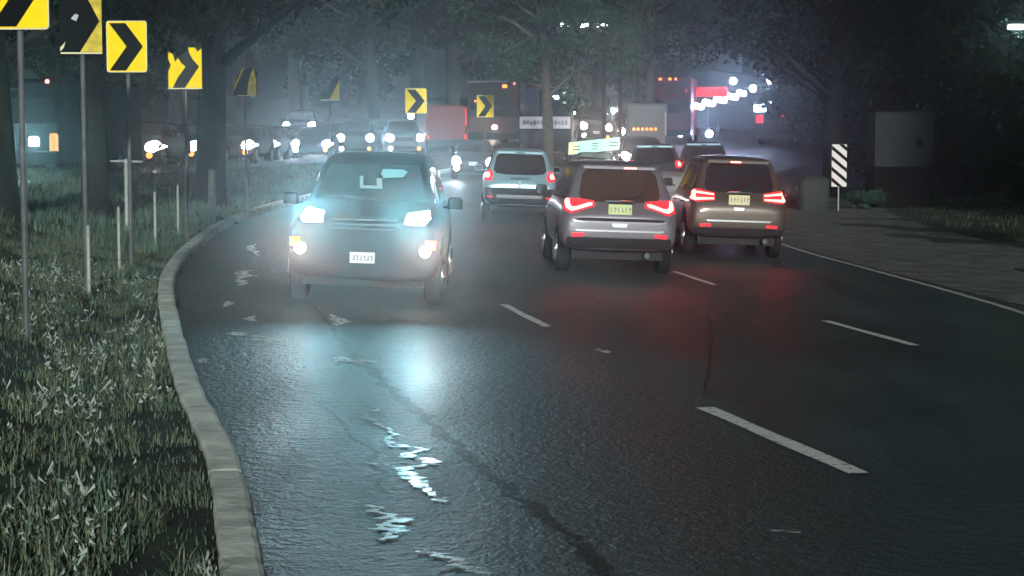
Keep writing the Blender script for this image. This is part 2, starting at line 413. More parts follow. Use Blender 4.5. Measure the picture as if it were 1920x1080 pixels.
# water in the worn wheel track, headlamp glints painted in as pale colour
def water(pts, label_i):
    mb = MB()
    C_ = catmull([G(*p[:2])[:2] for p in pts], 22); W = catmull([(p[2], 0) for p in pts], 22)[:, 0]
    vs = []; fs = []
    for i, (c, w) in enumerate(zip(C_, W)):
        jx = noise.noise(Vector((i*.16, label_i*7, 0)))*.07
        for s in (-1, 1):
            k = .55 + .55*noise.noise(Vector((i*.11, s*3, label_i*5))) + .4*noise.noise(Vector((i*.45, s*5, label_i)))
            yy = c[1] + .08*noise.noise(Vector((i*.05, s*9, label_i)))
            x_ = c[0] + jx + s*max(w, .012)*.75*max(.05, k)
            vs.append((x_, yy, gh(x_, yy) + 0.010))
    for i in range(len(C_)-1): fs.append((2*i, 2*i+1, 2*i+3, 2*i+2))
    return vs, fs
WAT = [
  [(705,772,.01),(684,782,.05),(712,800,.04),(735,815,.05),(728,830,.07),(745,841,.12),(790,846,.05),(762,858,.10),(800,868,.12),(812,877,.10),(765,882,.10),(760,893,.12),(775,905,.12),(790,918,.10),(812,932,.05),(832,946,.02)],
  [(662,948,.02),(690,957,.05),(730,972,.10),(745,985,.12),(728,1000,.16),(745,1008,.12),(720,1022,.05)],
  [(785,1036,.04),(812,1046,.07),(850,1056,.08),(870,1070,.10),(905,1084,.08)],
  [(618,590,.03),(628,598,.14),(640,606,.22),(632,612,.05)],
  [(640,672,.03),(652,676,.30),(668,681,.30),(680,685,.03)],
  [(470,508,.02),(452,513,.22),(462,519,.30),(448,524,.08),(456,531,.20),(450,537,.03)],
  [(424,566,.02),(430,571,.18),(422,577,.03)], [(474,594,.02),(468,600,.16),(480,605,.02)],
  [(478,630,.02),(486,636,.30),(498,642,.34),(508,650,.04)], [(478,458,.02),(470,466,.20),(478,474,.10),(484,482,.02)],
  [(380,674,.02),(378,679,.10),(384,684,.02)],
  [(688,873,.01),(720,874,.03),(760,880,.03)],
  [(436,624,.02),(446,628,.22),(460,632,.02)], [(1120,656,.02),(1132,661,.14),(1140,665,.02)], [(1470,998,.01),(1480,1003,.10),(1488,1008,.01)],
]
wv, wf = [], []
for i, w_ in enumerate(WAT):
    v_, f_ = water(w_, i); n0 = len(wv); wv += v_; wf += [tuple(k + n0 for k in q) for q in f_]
tag(new_obj('water_glints_in_ruts', wv, wf, M_WATER_GLINT), kind='structure')
CR = [[(585,575,.04),(610,600,.07),(640,640,.10),(668,672,.12),(700,700,.14),(735,735,.12),(775,768,.14),(820,810,.12),(880,860,.12),(950,920,.12),(1020,975,.12),(1090,1030,.12),(1150,1090,.12)],
      [(1000,508,.05),(1040,525,.06),(1085,545,.07),(1130,572,.06)], [(1330,560,.03),(1332,640,.04),(1326,740,.03)], [(450,700,.03),(520,740,.05),(600,760,.04),(690,850,.05),(720,930,.04)]]
cv, cf = [], []
for i, w_ in enumerate(CR):
    v_, f_ = water(w_, i + 40); n0 = len(cv); cv += [(a_, b_, c_ - .005) for a_, b_, c_ in v_]; cf += [tuple(k + n0 for k in q) for q in f_]
broken(M_PATCH)
tag(new_obj('road_crack', cv, cf, M_PATCH), kind='structure')

# ------------------------------------------------------------------ vehicles
def fit_z(x, y): return gh(x, y)
def loft(stations, n_sub=1):
    vs = []; fs = []
    for (y, zb, zs, zt, w, wr) in stations:
        pts = [(0, zb), (.55*w, zb), (.88*w, zb+.02), (.985*w, zb+.12), (w, (zb+zs)/2), (.985*w, zs-.02),
               (.95*w if zt - zs > .12 else .93*w, zs+.02), (wr + (.93*w - wr)*.45, zs + (zt-zs)*.5), (wr, zt-.07), (.86*wr, zt-.015), (.5*wr, zt), (0, zt+.008)]
        ring = [(x, y, z) for x, z in pts] + [(-x, y, z) for x, z in pts[-2:0:-1]]
        vs += ring
    n = 22
    for i in range(len(stations)-1):
        for k in range(n): fs.append((i*n+k, (i+1)*n+k, (i+1)*n+(k+1)%n, i*n+(k+1)%n))
    fs.append(tuple(range(n))); fs.append(tuple((len(stations)-1)*n + k for k in range(n-1, -1, -1)))
    return vs, fs
def subdivide(vs, fs, levels=2):
    me = bpy.data.meshes.new('tmp_body'); me.from_pydata(vs, [], fs)
    o = bpy.data.objects.new('tmp_body', me); sc.collection.objects.link(o)
    md = o.modifiers.new('s', 'SUBSURF'); md.levels = levels; md.render_levels = levels
    dg = bpy.context.evaluated_depsgraph_get(); ev = o.evaluated_get(dg); m2 = ev.to_mesh()
    V = [v.co.copy() for v in m2.vertices]; Fc = [tuple(p.vertices) for p in m2.polygons]
    ev.to_mesh_clear(); bpy.data.objects.remove(o); bpy.data.meshes.remove(me)
    return V, Fc
def patch(bvh, poly, axis, sign, name, m, parent, off=0.012, res=14, thick=0.02, fallback=None):
    """a panel that follows the body: 2D outline (u,z) cast on to the body along an axis"""
    us = [p[0] for p in poly]; zs = [p[1] for p in poly]
    u0, u1, z0, z1 = min(us), max(us), min(zs), max(zs)
    bm = bmesh.new()
    vs = [bm.verts.new((p[0], 0, p[1])) for p in poly]
    bm.faces.new(vs)
    for k in range(1, res):
        u = u0 + (u1-u0)*k/res
        bmesh.ops.bisect_plane(bm, geom=bm.verts[:] + bm.edges[:] + bm.faces[:], plane_co=(u, 0, 0), plane_no=(1, 0, 0))
    rz = max(3, int(res*0.6))
    for k in range(1, rz):
        z = z0 + (z1-z0)*k/rz
        bmesh.ops.bisect_plane(bm, geom=bm.verts[:] + bm.edges[:] + bm.faces[:], plane_co=(0, 0, z), plane_no=(0, 0, 1))
    last = None
    hits = {}
    for v in bm.verts:
        u, z = v.co.x, v.co.z
        if axis == 'y': o = Vector((u, sign*6, z)); d = Vector((0, -sign, 0))
        else: o = Vector((sign*4, u, z)); d = Vector((-sign, 0, 0))
        h = bvh.ray_cast(o, d)
        hits[v] = h[0] - d*off if h[0] is not None else None
    got = [h for h in hits.values() if h is not None]
    if not got: bm.free(); return None
    for v, h in hits.items():
        if h is None:
            q = min(got, key=lambda g_: ((g_.x if axis == 'y' else g_.y) - v.co.x)**2 + (g_.z - v.co.z)**2); h = q
        v.co = h
    r = bmesh.ops.extrude_face_region(bm, geom=bm.faces[:])
    dd = Vector((0, -sign, 0)) if axis == 'y' else Vector((-sign, 0, 0))
    for e in r['geom']:
        if isinstance(e, bmesh.types.BMVert): e.co += dd * thick
    bmesh.ops.recalc_face_normals(bm, faces=bm.faces[:])
    me = bpy.data.meshes.new(name); bm.to_mesh(me); bm.free(); me.materials.append(m)
    o = bpy.data.objects.new(name, me); sc.collection.objects.link(o)
    if parent: o.parent = parent
    return o
def wheel(parent, x, y, r, w=0.22):
    mb = MB(); s = 1 if x > 0 else -1
    prof = [(-w/2, r*.62), (-w/2, r*.93), (-w*.38, r), (w*.38, r), (w/2, r*.93), (w/2, r*.62)]
    vs = []; n = 24
    for (a, rr) in prof:
        for k in range(n): t = 2*math.pi*k/n; vs.append((x+a, y+rr*math.cos(t), r+rr*math.sin(t)))
    fs = [(i*n+k, i*n+(k+1)%n, (i+1)*n+(k+1)%n, (i+1)*n+k) for i in range(len(prof)-1) for k in range(n)]
    fs.append(tuple(range(n-1,-1,-1))); fs.append(tuple(range(5*n, 6*n)))
    mb.add(vs, fs)
    tyre = mb.build('wheel', M_TYRE, parent, True)
    rb = MB(); xo = x + s*(w/2+.004)
    rb.cyl((xo, y, r), 'x', r*.6, .016, 24)
    for k in range(6):
        t = math.pi*k/3
        p0 = (xo + s*.012, y+.05*r*math.cos(t), r+.05*r*math.sin(t)); p1 = (xo + s*.012, y+.56*r*math.cos(t), r+.56*r*math.sin(t))
        rb.tube([p0, p1], [.045, .03], 6)
    rb.build('rim', M_RIM, tyre)
    return tyre
def suv_stations(H=1.70, L=4.6, W=0.93, hood=1.02, belt=1.05):
    h = L/2; wr = W*.72
    k = H/1.70
    return [(-h-.02, .62, .74, .84, W*.80, W*.74), (-h, .50, .80, .92, W*.92, W*.84), (-h+.05, .40, .90, 1.0*k, W*.97, W*.86),
            (-h+.12, .38, .98, 1.10*k, W*.985, W*.86), (-h+.20, .38, belt, 1.24*k, W*.99, W*.83), (-h+.34, .38, belt, 1.48*k, W, W*.78), (-h+.46, .37, belt, 1.62*k, W, W*.745),
            (-h+.50, .42, belt, 1.65*k, W, W*.74), (-h+.62, .74, belt, 1.68*k, W, wr), (-h+1.24, .74, belt, H, W, wr), (-h+1.36, .34, belt, H, W, wr),
            (0.1, .32, belt, H, W, wr), (h-1.75, .32, belt-.02, H-.06, W, wr*.99), (h-1.32, .34, belt-.05, 1.30*k, W, W*.79), (h-1.26, .70, hood-.06, 1.22*k, W, W*.80),
            (h-1.10, .74, hood-.10, hood+.06, W, W*.84), (h-.60, .74, hood-.14, hood, W*.99, W*.84), (h-.48, .36, hood-.18, hood-.03, W*.98, W*.84),
            (h-.2, .32, hood-.20, hood-.06, W*.975, W*.85), (h-.05, .33, hood-.28, hood-.13, W*.95, W*.84), (h, .40, hood-.38, hood-.24, W*.90, W*.81)]
def sedan_stations(H=1.45, L=4.4, W=0.88, belt=.92):
    h = L/2; wr = W*.70
    return [(-h-.02, .52, .64, .76, W*.78, W*.7), (-h, .42, .72, .88, W*.9, W*.82), (-h+.1, .34, .84, .98, W*.96, W*.84), (-h+.45, .33, .88, 1.02, W*.99, W*.84),
            (-h+.52, .66, .90, 1.03, W, W*.82), (-h+.85, .68, belt, 1.22, W, W*.77), (-h+1.05, .66, belt, 1.33, W, wr*1.02), (-h+1.14, .30, belt, 1.37, W, wr), (-.1, .28, belt, H, W, wr),
            (h-2.0, .28, belt, H-.03, W, wr), (h-1.45, .30, belt-.03, 1.15, W, W*.77), (h-1.28, .62, belt-.08, 1.02, W, W*.80), (h-1.0, .66, .82, .95, W*.99, W*.84), (h-.55, .62, .78, .90, W*.98, W*.84),
            (h-.46, .32, .76, .87, W*.97, W*.83), (h-.15, .28, .66, .80, W*.92, W*.8), (h-.03, .32, .56, .66, W*.84, W*.74), (h, .4, .5, .58, W*.74, W*.66)]
def car_shell(name, loc, yaw, stations, paint, L, W, glass, wheel_r=.35, sub=2, roll=True, wheels=True):
    z = fit_z(loc[0], loc[1])
    root = empty(name, (loc[0], loc[1], z))
    # tilt to the ground
    c, s = math.cos(yaw), math.sin(yaw)
    fx = Vector((-s, c)); rx = Vector((c, s))
    e = 1.2
    slope_f = (gh(loc[0]+fx.x*e, loc[1]+fx.y*e) - gh(loc[0]-fx.x*e, loc[1]-fx.y*e)) / (2*e)
    slope_r = (gh(loc[0]+rx.x*.7, loc[1]+rx.y*.7) - gh(loc[0]-rx.x*.7, loc[1]-rx.y*.7)) / 1.4
    fwd = Vector((fx.x, fx.y, slope_f)).normalized(); rt = Vector((rx.x, rx.y, slope_r)); up = rt.cross(fwd).normalized(); rt = fwd.cross(up)
    root.rotation_euler = Matrix((rt, fwd, up)).transposed().to_euler()
    V, Fc = subdivide(*loft(stations), sub)
    body = new_obj('body', V, Fc, paint, root, True)
    bvh = BVHTree.FromPolygons(V, Fc)
    h = L/2
    fy, ry = h - .86, -h + .93
    if wheels:
        for x in (-(W-.12), W-.12):
            for y in (ry, fy): wheel(root, x, y, wheel_r)
        ub = MB(); ub.box((-W*.78, -h+.25, .24), (W*.78, h-.25, .52)); ub.build('underbody', M_TRIM, root)
    return root, body, bvh
def mirror(root, x, y, z, paint):
    s = 1 if x > 0 else -1
    mb = MB(); mb.bbox((min(x, x+s*.20), y-.05, z-.07), (max(x, x+s*.20), y+.06, z+.09), .03); mb.box((min(x-s*.06, x), y-.02, z-.06), (max(x-s*.06, x), y+.03, z-.03))
    o = mb.build('wing_mirror', paint, root)
    g_ = MB(); xa, xb = sorted((x+s*.02, x+s*.18)); g_.box((xa, y-.056, z-.055), (xb, y-.0515, z+.07)); g_.build('mirror_glass', M_GLASS, o)
    return o
def side_windows(root, bvh, polys, glass):
    for s in (-1, 1):
        for p in polys: patch(bvh, p, 'x', s, 'side_window', glass, root, .006, 8, .012)
def smile(cx, z, pts): return [(cx + x, z + q) for x, q in pts]
def mir(poly): return [(-x, z) for x, z in poly][::-1]

SUVSIDE = [[(-2.02,1.12),(-1.20,1.12),(-1.20,1.50),(-1.78,1.46)], [(-1.14,1.12),(-.18,1.11),(-.18,1.54),(-1.14,1.52)], [(-.12,1.11),(.95,1.10),(.62,1.45),(.35,1.53),(-.12,1.54)]]
def rear_suv(name, label, loc, yaw, paint, spec):
    W = spec.get('W', .93); L = 4.6; H = spec.get('H', 1.70)
    root, body, bvh = car_shell(name, loc, yaw, suv_stations(H, L, W), paint, L, W, M_GLASS, .36)
    root.scale = (1, 1, spec.get('zs', 1))
    tag(root, label, 'car', spec.get('group'))
    k = H/1.7
    P_ = lambda poly, nm, m, par=root, off=.012, res=14, th=.02: patch(bvh, poly, 'y', -1, nm, m, par, off, res, th)
    gl = P_([(-.60*W/.93,1.13*k),(-.35,1.10*k),(.35,1.10*k),(.60*W/.93,1.13*k),(.66,1.20*k),(.60,1.50*k),(.52,1.58*k),(-.52,1.58*k),(-.60,1.50*k),(-.66,1.20*k)], 'rear_window', spec['glass'], off=.010)
    wp = MB(); q = bvh.ray_cast(Vector((0,-6,1.14*k)), Vector((0,1,0)))[0]
    wp.tube([(0, q.y-.03, 1.14*k), (.28, q.y-.01, 1.19*k), (.40, q.y+.03, 1.24*k)], .012, 6); wp.build('wiper', M_TRIM, gl)
    sp = MB(); sp.bbox((-.60, -2.3+.34, 1.585*k), (.60, -2.3+.72, 1.625*k+.02), .02); spo = sp.build('spoiler', paint, root)
    if spec.get('brake3', True):
        b3 = MB(); b3.bbox((-.10+spec.get('b3x',0), -2.3+.325, 1.592*k), (.10+spec.get('b3x',0), -2.3+.36, 1.618*k), .006); b3.build('high_brake_light', spec.get('b3m', M_REDE), spo)
    for s in (1, -1):
        hp = spec['lamp']; hp = hp if s == 1 else mir(hp)
        ho = P_(hp, 'tail_light', M_REDH, off=.022)
        for lp in spec['lit']:
            lp = lp if s == 1 else mir(lp)
            P_(lp, 'lit_tube', M_REDE, ho, .032, 12)
        rp = spec['refl']; rp = rp if s == 1 else mir(rp)
        P_(rp, 'reflector', M_REDR, off=.02, res=6)
        if 'pl' in spec:
            c = spec['pl'][0]; q = bvh.ray_cast(Vector((s*c[0], -6, c[1])), Vector((0, 1, 0)))[0]
            lamp('SPOT', (s*c[0], q.y - .12, c[1]), spec['pl'][1]*2.4, (1.0, .05, .05), root, .03, 110, aim=(0, -1, .35), blend=.9, name='tail_lamp_light')
    pz = spec['plate']
    for nm, poly, m in spec['trim']: 
        ch = P_(poly, nm, m, off=.016 if nm != 'chrome_strip' else .03, res=16)
    q = bvh.ray_cast(Vector((0, -6, pz)), Vector((0, 1, 0)))[0]
    pw = spec.get('pw', .17)
    pm = MB(); pm.bbox((-pw, q.y-.035, pz-.085), (pw, q.y-.005, pz+.085), .006); po = pm.build('number_plate', spec['pm'], root)
    ch = MB()
    for i in range(6):
        x = -pw*.78 + i*pw*.31
        ch.box((x, q.y-.039, pz-.035), (x+pw*.07, q.y-.0355, pz+.04)); 
        if i % 2: ch.box((x+pw*.07, q.y-.039, pz+(.01 if i % 3 else -.03)), (x+pw*.17, q.y-.0355, pz+(.025 if i % 3 else -.015)))
    ch.build('plate_characters', mat('faded_plate_ink', (.22, .25, .22), .6), po)
    ph = MB(); ph.tube([(-.24, q.y-.02, pz+.125), (0, q.y-.045, pz+.13), (.24, q.y-.02, pz+.125)], .018, 8); ph.build('tailgate_handle', spec.get('handle', M_CHROME), root)
    if spec.get('exhaust'):
        x = spec['exhaust']; ex = MB(); ex.cyl((x, -2.27, .33), 'y', .045, .25, 16); ex.build('exhaust', M_POLE, root)
    side_windows(root, bvh, [[(a, b*k) for a, b in p] for p in SUVSIDE], M_GLASS)
    for s in (-1, 1): mirror(root, s*(W+.015), .72, 1.17*k, spec.get('mirrorm', paint))
    for s in (-1, 1):
        q2 = bvh.ray_cast(Vector((s*4, -.7, .93)), Vector((-s, 0, 0)))[0]
        for yy in (-1.0, .05): hd = MB(); hd.tube([(q2.x+s*.02, yy-.1, .95), (q2.x+s*.045, yy, .955), (q2.x+s*.02, yy+.1, .95)], .012, 6); hd.build('door_handle', M_CHROME, root)
    return root, bvh
def yaw_at(px, d): return 0

SIL = (1.58, 31.4)
rear_suv('silver_suv', 'silver SUV seen from behind with hooked red tail lights and pale green plate', SIL, R(3), M_SILVER, dict(
    glass=M_BROWNGLASS, W=.95, H=1.72, zs=1.07, plate=1.00, pm=M_PLATEG, pw=.19, exhaust=.45, b3x=.18, mirrorm=M_TRIM, pl=((.72, 1.05), 9),
    lamp=[(.92,1.16),(.90,.98),(.78,.93),(.58,1.00),(.40,1.05),(.42,1.13),(.62,1.15)],
    lit=[[(.89,1.15),(.87,1.01),(.78,.965),(.68,.99),(.68,1.04),(.77,1.03),(.80,1.06),(.81,1.15)], [(.68,.99),(.45,1.06),(.44,1.10),(.50,1.10),(.68,1.045)]],
    refl=[(.78,.64),(.76,.58),(.56,.60),(.58,.65)],
    trim=[('bumper_cover', [(-.84,.58),(-.86,.46),(-.7,.42),(.7,.42),(.86,.46),(.84,.58)], M_TRIM),
          ('bumper_lip', [(-.74,.86),(-.70,.83),(.70,.83),(.74,.86),(.6,.875),(-.6,.875)], M_TRIM),
          ('chrome_strip', [(-.72,.70),(-.70,.67),(.70,.67),(.72,.70)], M_CHROME),
          ('badge', [(-.13,.80),(-.11,.74),(.11,.74),(.13,.80)], M_CHROME)]))
BRN = (4.22, 36.6)
rear_suv('bronze_suv', 'bronze brown SUV beside the right edge line with striped red tail lights', BRN, R(1), M_BROWN, dict(
    glass=M_GLASS, W=.94, H=1.78, zs=1.09, plate=1.03, pm=M_PLATEY, pw=.20, exhaust=.50, b3x=-.05, pl=((.80, 1.08), 9),
    lamp=[(.93,1.20),(.92,1.02),(.80,.98),(.46,1.02),(.46,1.14),(.76,1.20)],
    lit=[[(.92,1.19),(.91,1.03),(.82,1.0),(.82,1.19)], [(.82,1.17),(.48,1.13),(.48,1.10),(.82,1.13)], [(.82,1.06),(.48,1.06),(.48,1.03),(.82,1.01)]],
    refl=[(.74,.60),(.73,.55),(.52,.56),(.53,.61)],
    trim=[('bumper_cover', [(-.84,.54),(-.85,.46),(-.7,.42),(.7,.42),(.85,.46),(.84,.54)], M_TRIM),
          ('chrome_strip', [(-.62,.68),(-.60,.65),(.60,.65),(.62,.68)], M_CHROME),
          ('badge', [(-.10,.90),(-.08,.86),(.08,.86),(.10,.90)], M_CHROME)]))
WHI = (0.12, 47.5)
pbs, _ = rear_suv('pale_blue_suv', 'pale blue SUV with small round red tail lights ahead of the silver one', WHI, R(1), M_LBLUE, dict(
    glass=M_GLASS, W=.92, H=1.72, zs=1.06, plate=.90, pm=M_LBLUE, pw=.04, brake3=True, b3m=M_TRIM, pl=((.78, 1.08), 7),
    lamp=[(.92,1.20),(.90,.98),(.72,.96),(.66,1.06),(.70,1.20)],
    lit=[[(.89,1.16),(.88,1.04),(.78,1.02),(.74,1.08),(.76,1.16)]],
    refl=[(.80,.60),(.79,.57),(.66,.57),(.67,.60)],
    trim=[('bumper_cover', [(-.86,.80),(-.86,.46),(-.7,.42),(.7,.42),(.86,.46),(.86,.80)], M_TRIM),
          ('bumper_step', [(-.58,.64),(-.56,.56),(.56,.56),(.58,.64)], M_RIM)]))

def far_copy(src, name, label, px, d, yaw, paint):
    r = copy_tree(src); x, y = at(px, d); r.location = (x, y, gh(x, y)); r.rotation_euler = (0, 0, yaw); r.name = name; tag(r, label, 'car')
    for ch in r.children:
        if ch.name.startswith(('body', 'wing_mirror', 'number_plate', 'bumper')): ch.material_slots[0].link = 'OBJECT'; ch.material_slots[0].material = paint
def at(px, d): return ((px - 960) * d / F, d)
far_copy(pbs, 'dark_suv', 'dark SUV with small red tail lamps far ahead over the bronze SUV roof', 1318, 66, R(-6), M_DGREY)
far_copy(pbs, 'dark_suv', 'dark SUV with small red tail lamps far ahead between silver and bronze SUVs', 1222, 62, R(-2), M_BLUEP)
def facing_car(name, label, loc, yaw, paint, kind='suv', H=1.75, W=.92, heads=M_HEAD, hp=40, hcol=(.7,.9,1), fogs=False, seats=False, group=None, plate=True, hx=.66, hz=.86, sub=2, light=True, mirrors=True):
    L = 4.6 if kind == 'suv' else 4.4
    st = suv_stations(H, L, W, hood=1.08*H/1.7) if kind == 'suv' else sedan_stations(H, L, W)
    root, body, bvh = car_shell(name, loc, yaw, st, paint, L, W, M_GLASS, .36 if kind == 'suv' else .31, sub)
    tag(root, label, 'car', group)
    Q = lambda poly, nm, m, par=root, off=.012, res=12, th=.02: patch(bvh, poly, 'y', 1, nm, m, par, off, res, th)
    k = H/1.7 if kind == 'suv' else H/1.45
    if kind == 'suv': Q([(-.70*W/.93,1.16*k),(.70*W/.93,1.16*k),(.60,1.57*k),(-.60,1.57*k)], 'windscreen', M_GLASS, off=.008); side_windows(root, bvh, [[(a, b*k) for a, b in p] for p in SUVSIDE], M_GLASS)
    else:
        Q([(-.62,1.02*k),(.62,1.02*k),(.52,1.38*k),(-.52,1.38*k)], 'windscreen', M_GLASS, off=.008)
        side_windows(root, bvh, [[(-1.0,.98),(-.05,.98),(-.05,1.34),(-.75,1.30)], [(.02,.98),(.85,.98),(.35,1.32),(.02,1.34)]], M_GLASS)
    g1 = .30 if kind == 'suv' else .28
    Q([(-.42,hz+.02),(-.38,hz-.16),(.38,hz-.16),(.42,hz+.02)], 'grille', M_TRIM, off=.01)
    Q([(-.62,.52),(-.56,.42),(.56,.42),(.62,.52)], 'air_intake', M_TRIM, off=.01)
    for s in (-1, 1):
        hpoly = [(hx+.18*math.cos(t*math.pi/6), hz+.17*math.sin(t*math.pi/6)) for t in range(12)][::-1] if sub == 1 else [(hx-.15,hz-.06),(hx-.13,hz+.06),(hx+.13,hz+.09),(hx+.17,hz),(hx+.10,hz-.07)]
        h_ = Q(hpoly if s == 1 else mir(hpoly), 'headlight', heads, off=.02, res=8)
        if light:
            q = bvh.ray_cast(Vector((s*hx, 6, hz)), Vector((0, -1, 0)))[0]
            lamp('SPOT', (s*hx, q.y + .09, hz), hp, hcol, root, .05, spot=106, aim=(0, 1, .52), blend=.9, name='headlight_beam')
    if sub == 1:
        for s in (-1, 1):
            q = bvh.ray_cast(Vector((s*.62, 6, .42)), Vector((0, -1, 0)))[0]
            fm = MB(); fm.cyl((s*.62, q.y+.02, .42), 'y', .09, .05, 12); fm.build('fog_light', M_HEADW if s == 1 else M_ORE, root)
    if plate:
        q = bvh.ray_cast(Vector((0, 6, .62)), Vector((0, -1, 0)))[0]
        pm = MB(); pm.bbox((-.16, q.y+.01, .55), (.16, q.y+.035, .69), .006); po = pm.build('number_plate', M_PLATEW, root)
        ch = MB()
        for i in range(6): ch.box((-.13+i*.045, q.y+.0355, .585), (-.115+i*.045, q.y+.039, .65)); ch.box((-.115+i*.045, q.y+.0355, .585 if i % 2 else .635), (-.10+i*.045, q.y+.039, .60 if i % 2 else .65))
        ch.build('plate_characters', mat('faded_plate_ink', (.22, .25, .22), .6), po)
    if mirrors:
        for s in (-1, 1): mirror(root, s*(W+.015), .72, 1.13*k, paint)
    return root, bvh

# the big oncoming SUV in the near lane
FS = (-1.93, 25.4)
fr, fb = facing_car('facing_suv', 'dark grey SUV facing the camera with both headlights glaring beside the left kerb', FS, R(180), M_DGREY, H=1.92, W=1.0, hp=HP*25, hcol=(.30,.82,1.0), hx=.67, hz=1.12)
for s in (-1, 1):
    fo = MB(); q = fb.ray_cast(Vector((s*.80, 6, .72)), Vector((0,-1,0)))[0]
    fo.cyl((s*.80, q.y+.02, .72), 'y', .07, .05, 20); fo.build('fog_light', M_HEADW, fr)
    lamp('SPOT', (s*.80, q.y+.12, .72), HP*12, (1.0, .52, .38), fr, .04, spot=96, aim=(0, 1, .66), blend=.9, name='fog_light_beam')
    ti = patch(fb, [(s*.80,.86),(s*.93,.86),(s*.93,.74),(s*.80,.74)][::s], 'y', 1, 'indicator', M_ORE, fr, .02, 4)
gb = MB()
for i in range(3):
    q = fb.ray_cast(Vector((0, 6, .99 + i*.055)), Vector((0, -1, 0)))[0]
    gb.tube([(-.40, q.y+.012, .99 + i*.055), (0, q.y+.03, .99 + i*.055), (.40, q.y+.012, .99 + i*.055)], .010, 6)
gb.tube([(-.40, q.y+.0, .97), (-.42, q.y+.0, 1.12)], .01, 6)
gb.build('grille_bars', M_POLE, fr)
for s in (-1, 1):
    wp = MB(); q0 = fb.ray_cast(Vector((s*.1, 6, 1.32)), Vector((0, -1, 0)))[0]; q1 = fb.ray_cast(Vector((s*.1+.5, 6, 1.36)), Vector((0, -1, 0)))[0]
    wp.tube([q0 + Vector((0, .03, 0)), q1 + Vector((0, .03, 0))], .010, 6); wp.build('wiper', M_TRIM, fr)
M_TEAL = mat('teal_visor_patch', (.25, .55, .55), .3)  # flat patches on the opaque glass stand in for visor reflection and seat
for nm, pl in (('visor_patch', [(-.10,1.66),(-.14,1.60),(-.40,1.62),(-.46,1.69),(-.40,1.72),(-.12,1.72)]), ('seat_patch', [(.18,1.62),(.16,1.46),(-.14,1.46),(-.12,1.60),(-.05,1.60),(-.06,1.50),(.12,1.50),(.13,1.62)])):
    patch(fb, pl, 'y', 1, nm, M_TEAL if nm == 'visor_patch' else M_SEAT, fr, .03, 10, .01)

# ------------------------------------------------------------------ buses, trucks and vans
def big_vehicle(name, label, cat, loc, yaw, W, L, H, paint, front, lights, group=None, band=None, zb=.45, wr=.45):
    """box bodied bus or truck: parts body, windows, wheels, lamps. lights: list of (x, z, sx, sz, mat, partname) on the end that faces the camera"""
    root = empty(name, (loc[0], loc[1], gh(*loc)), (0, 0, yaw)); tag(root, label, cat, group)
    mb = MB(); mb.bbox((-W/2, -L/2, zb), (W/2, L/2, H), .09); body = mb.build('body', paint, root)
    for x in (-(W/2-.16), W/2-.16):
        for y in (-L/2+1.6, L/2-1.4): wheel(root, x, y, wr, .28)
    fy = -L/2
    if front:                                     # windscreen on the end facing the camera
        ws_ = MB(); z0, z1 = front; ws_.bbox((-W/2+.14, fy-.018, z0), (W/2-.14, fy+.01, z1), .006); ws_.build('windscreen', M_GLASS, root)
    bu = MB(); bu.bbox((-W/2+.04, fy-.10, zb-.05), (W/2-.04, fy-.004, zb+.28), .03); bu.build('bumper', M_TRIM, root)
    if band:
        z0, z1, m, n = band
        for s in (-1, 1):
            for i in range(n):
                y0 = -L/2+.5+i*(L-1)/n; w_ = MB(); xa, xb = sorted((s*(W/2-.005), s*(W/2+.012))); w_.box((xa, y0+.04, z0), (xb, y0+(L-1)/n-.06, z1)); w_.build('window', m, root)
    for (x, z, sx, sz, m, nm) in lights:
        lm = MB(); lm.bbox((x-sx/2, fy-.07, z-sz/2), (x+sx/2, fy-.003, z+sz/2), min(sx, sz)*.25); lm.build(nm, m, root)
    return root
def facing_light(root, x, fy, z, p, col, back=False, size=165):
    lamp('SPOT', (x, fy, z), p, col, root, .06, spot=size, aim=(0, -1, -.05), blend=.9, name='headlight_beam')
HB, HW = M_HEADB, M_HEADW
def at(px, d): return ((px - 960) * d / F, d)
# red truck, bus, banner truck on the far bend
r_ = big_vehicle('red_truck', 'red box truck behind the chevron sign left of the bus', 'truck', at(828, 86), R(8), 1.9, 5, 2.3, M_REDP, None,
    [(.88, 1.75, .07, .8, M_REDR, 'marker_light'), (.86, .75, .10, .4, M_REDR, 'tail_light'), (-.86, .75, .10, .3, M_REDR, 'tail_light')])
r_ = big_vehicle('city_bus', 'large maroon bus with pale roof edge and row of small amber lamps', 'bus', at(962, 92), R(-12), 2.6, 9, 3.2, M_MAROON, (1.5, 2.1),
    [(-.9, 2.25, .10, .09, M_ORE, 'amber_lamp'), (-.6, 2.25, .10, .09, M_ORE, 'amber_lamp'), (-.25, 2.25, .14, .09, M_ORE, 'amber_lamp'),
     (.55, 2.95, .24, .16, M_ORE, 'roof_lamp'), (1.02, 3.08, .10, .10, M_REDE, 'roof_lamp'), (.05, 1.0, .22, .16, HW, 'headlight')], band=(1.5, 2.6, M_GLASS, 7))
rb = MB(); rb.bbox((-1.32, -4.52, 3.14), (1.32, 4.52, 3.22), .02); rb.build('roof_edge', M_WHITEP, r_)
r_ = big_vehicle('banner_truck', 'dark truck with blue grey box and white banner across its front', 'truck', at(1027, 84), R(-3), 2.3, 6, 3.2, M_BLUEP, None,
    [(-.05, 2.90, .12, .12, M_ORE, 'amber_lamp'), (.45, 2.8, .24, .14, HB, 'roof_lamp'), (.85, 3.0, .16, .12, M_CREAMW, 'roof_lamp'), (.85, 2.6, .16, .12, M_CREAMW, 'roof_lamp')])
pb = MB(); pb.bbox((-1.12, -3.10, 1.95), (-.30, -3.005, 3.25), .02); pb.build('side_box', M_GREYP, r_)
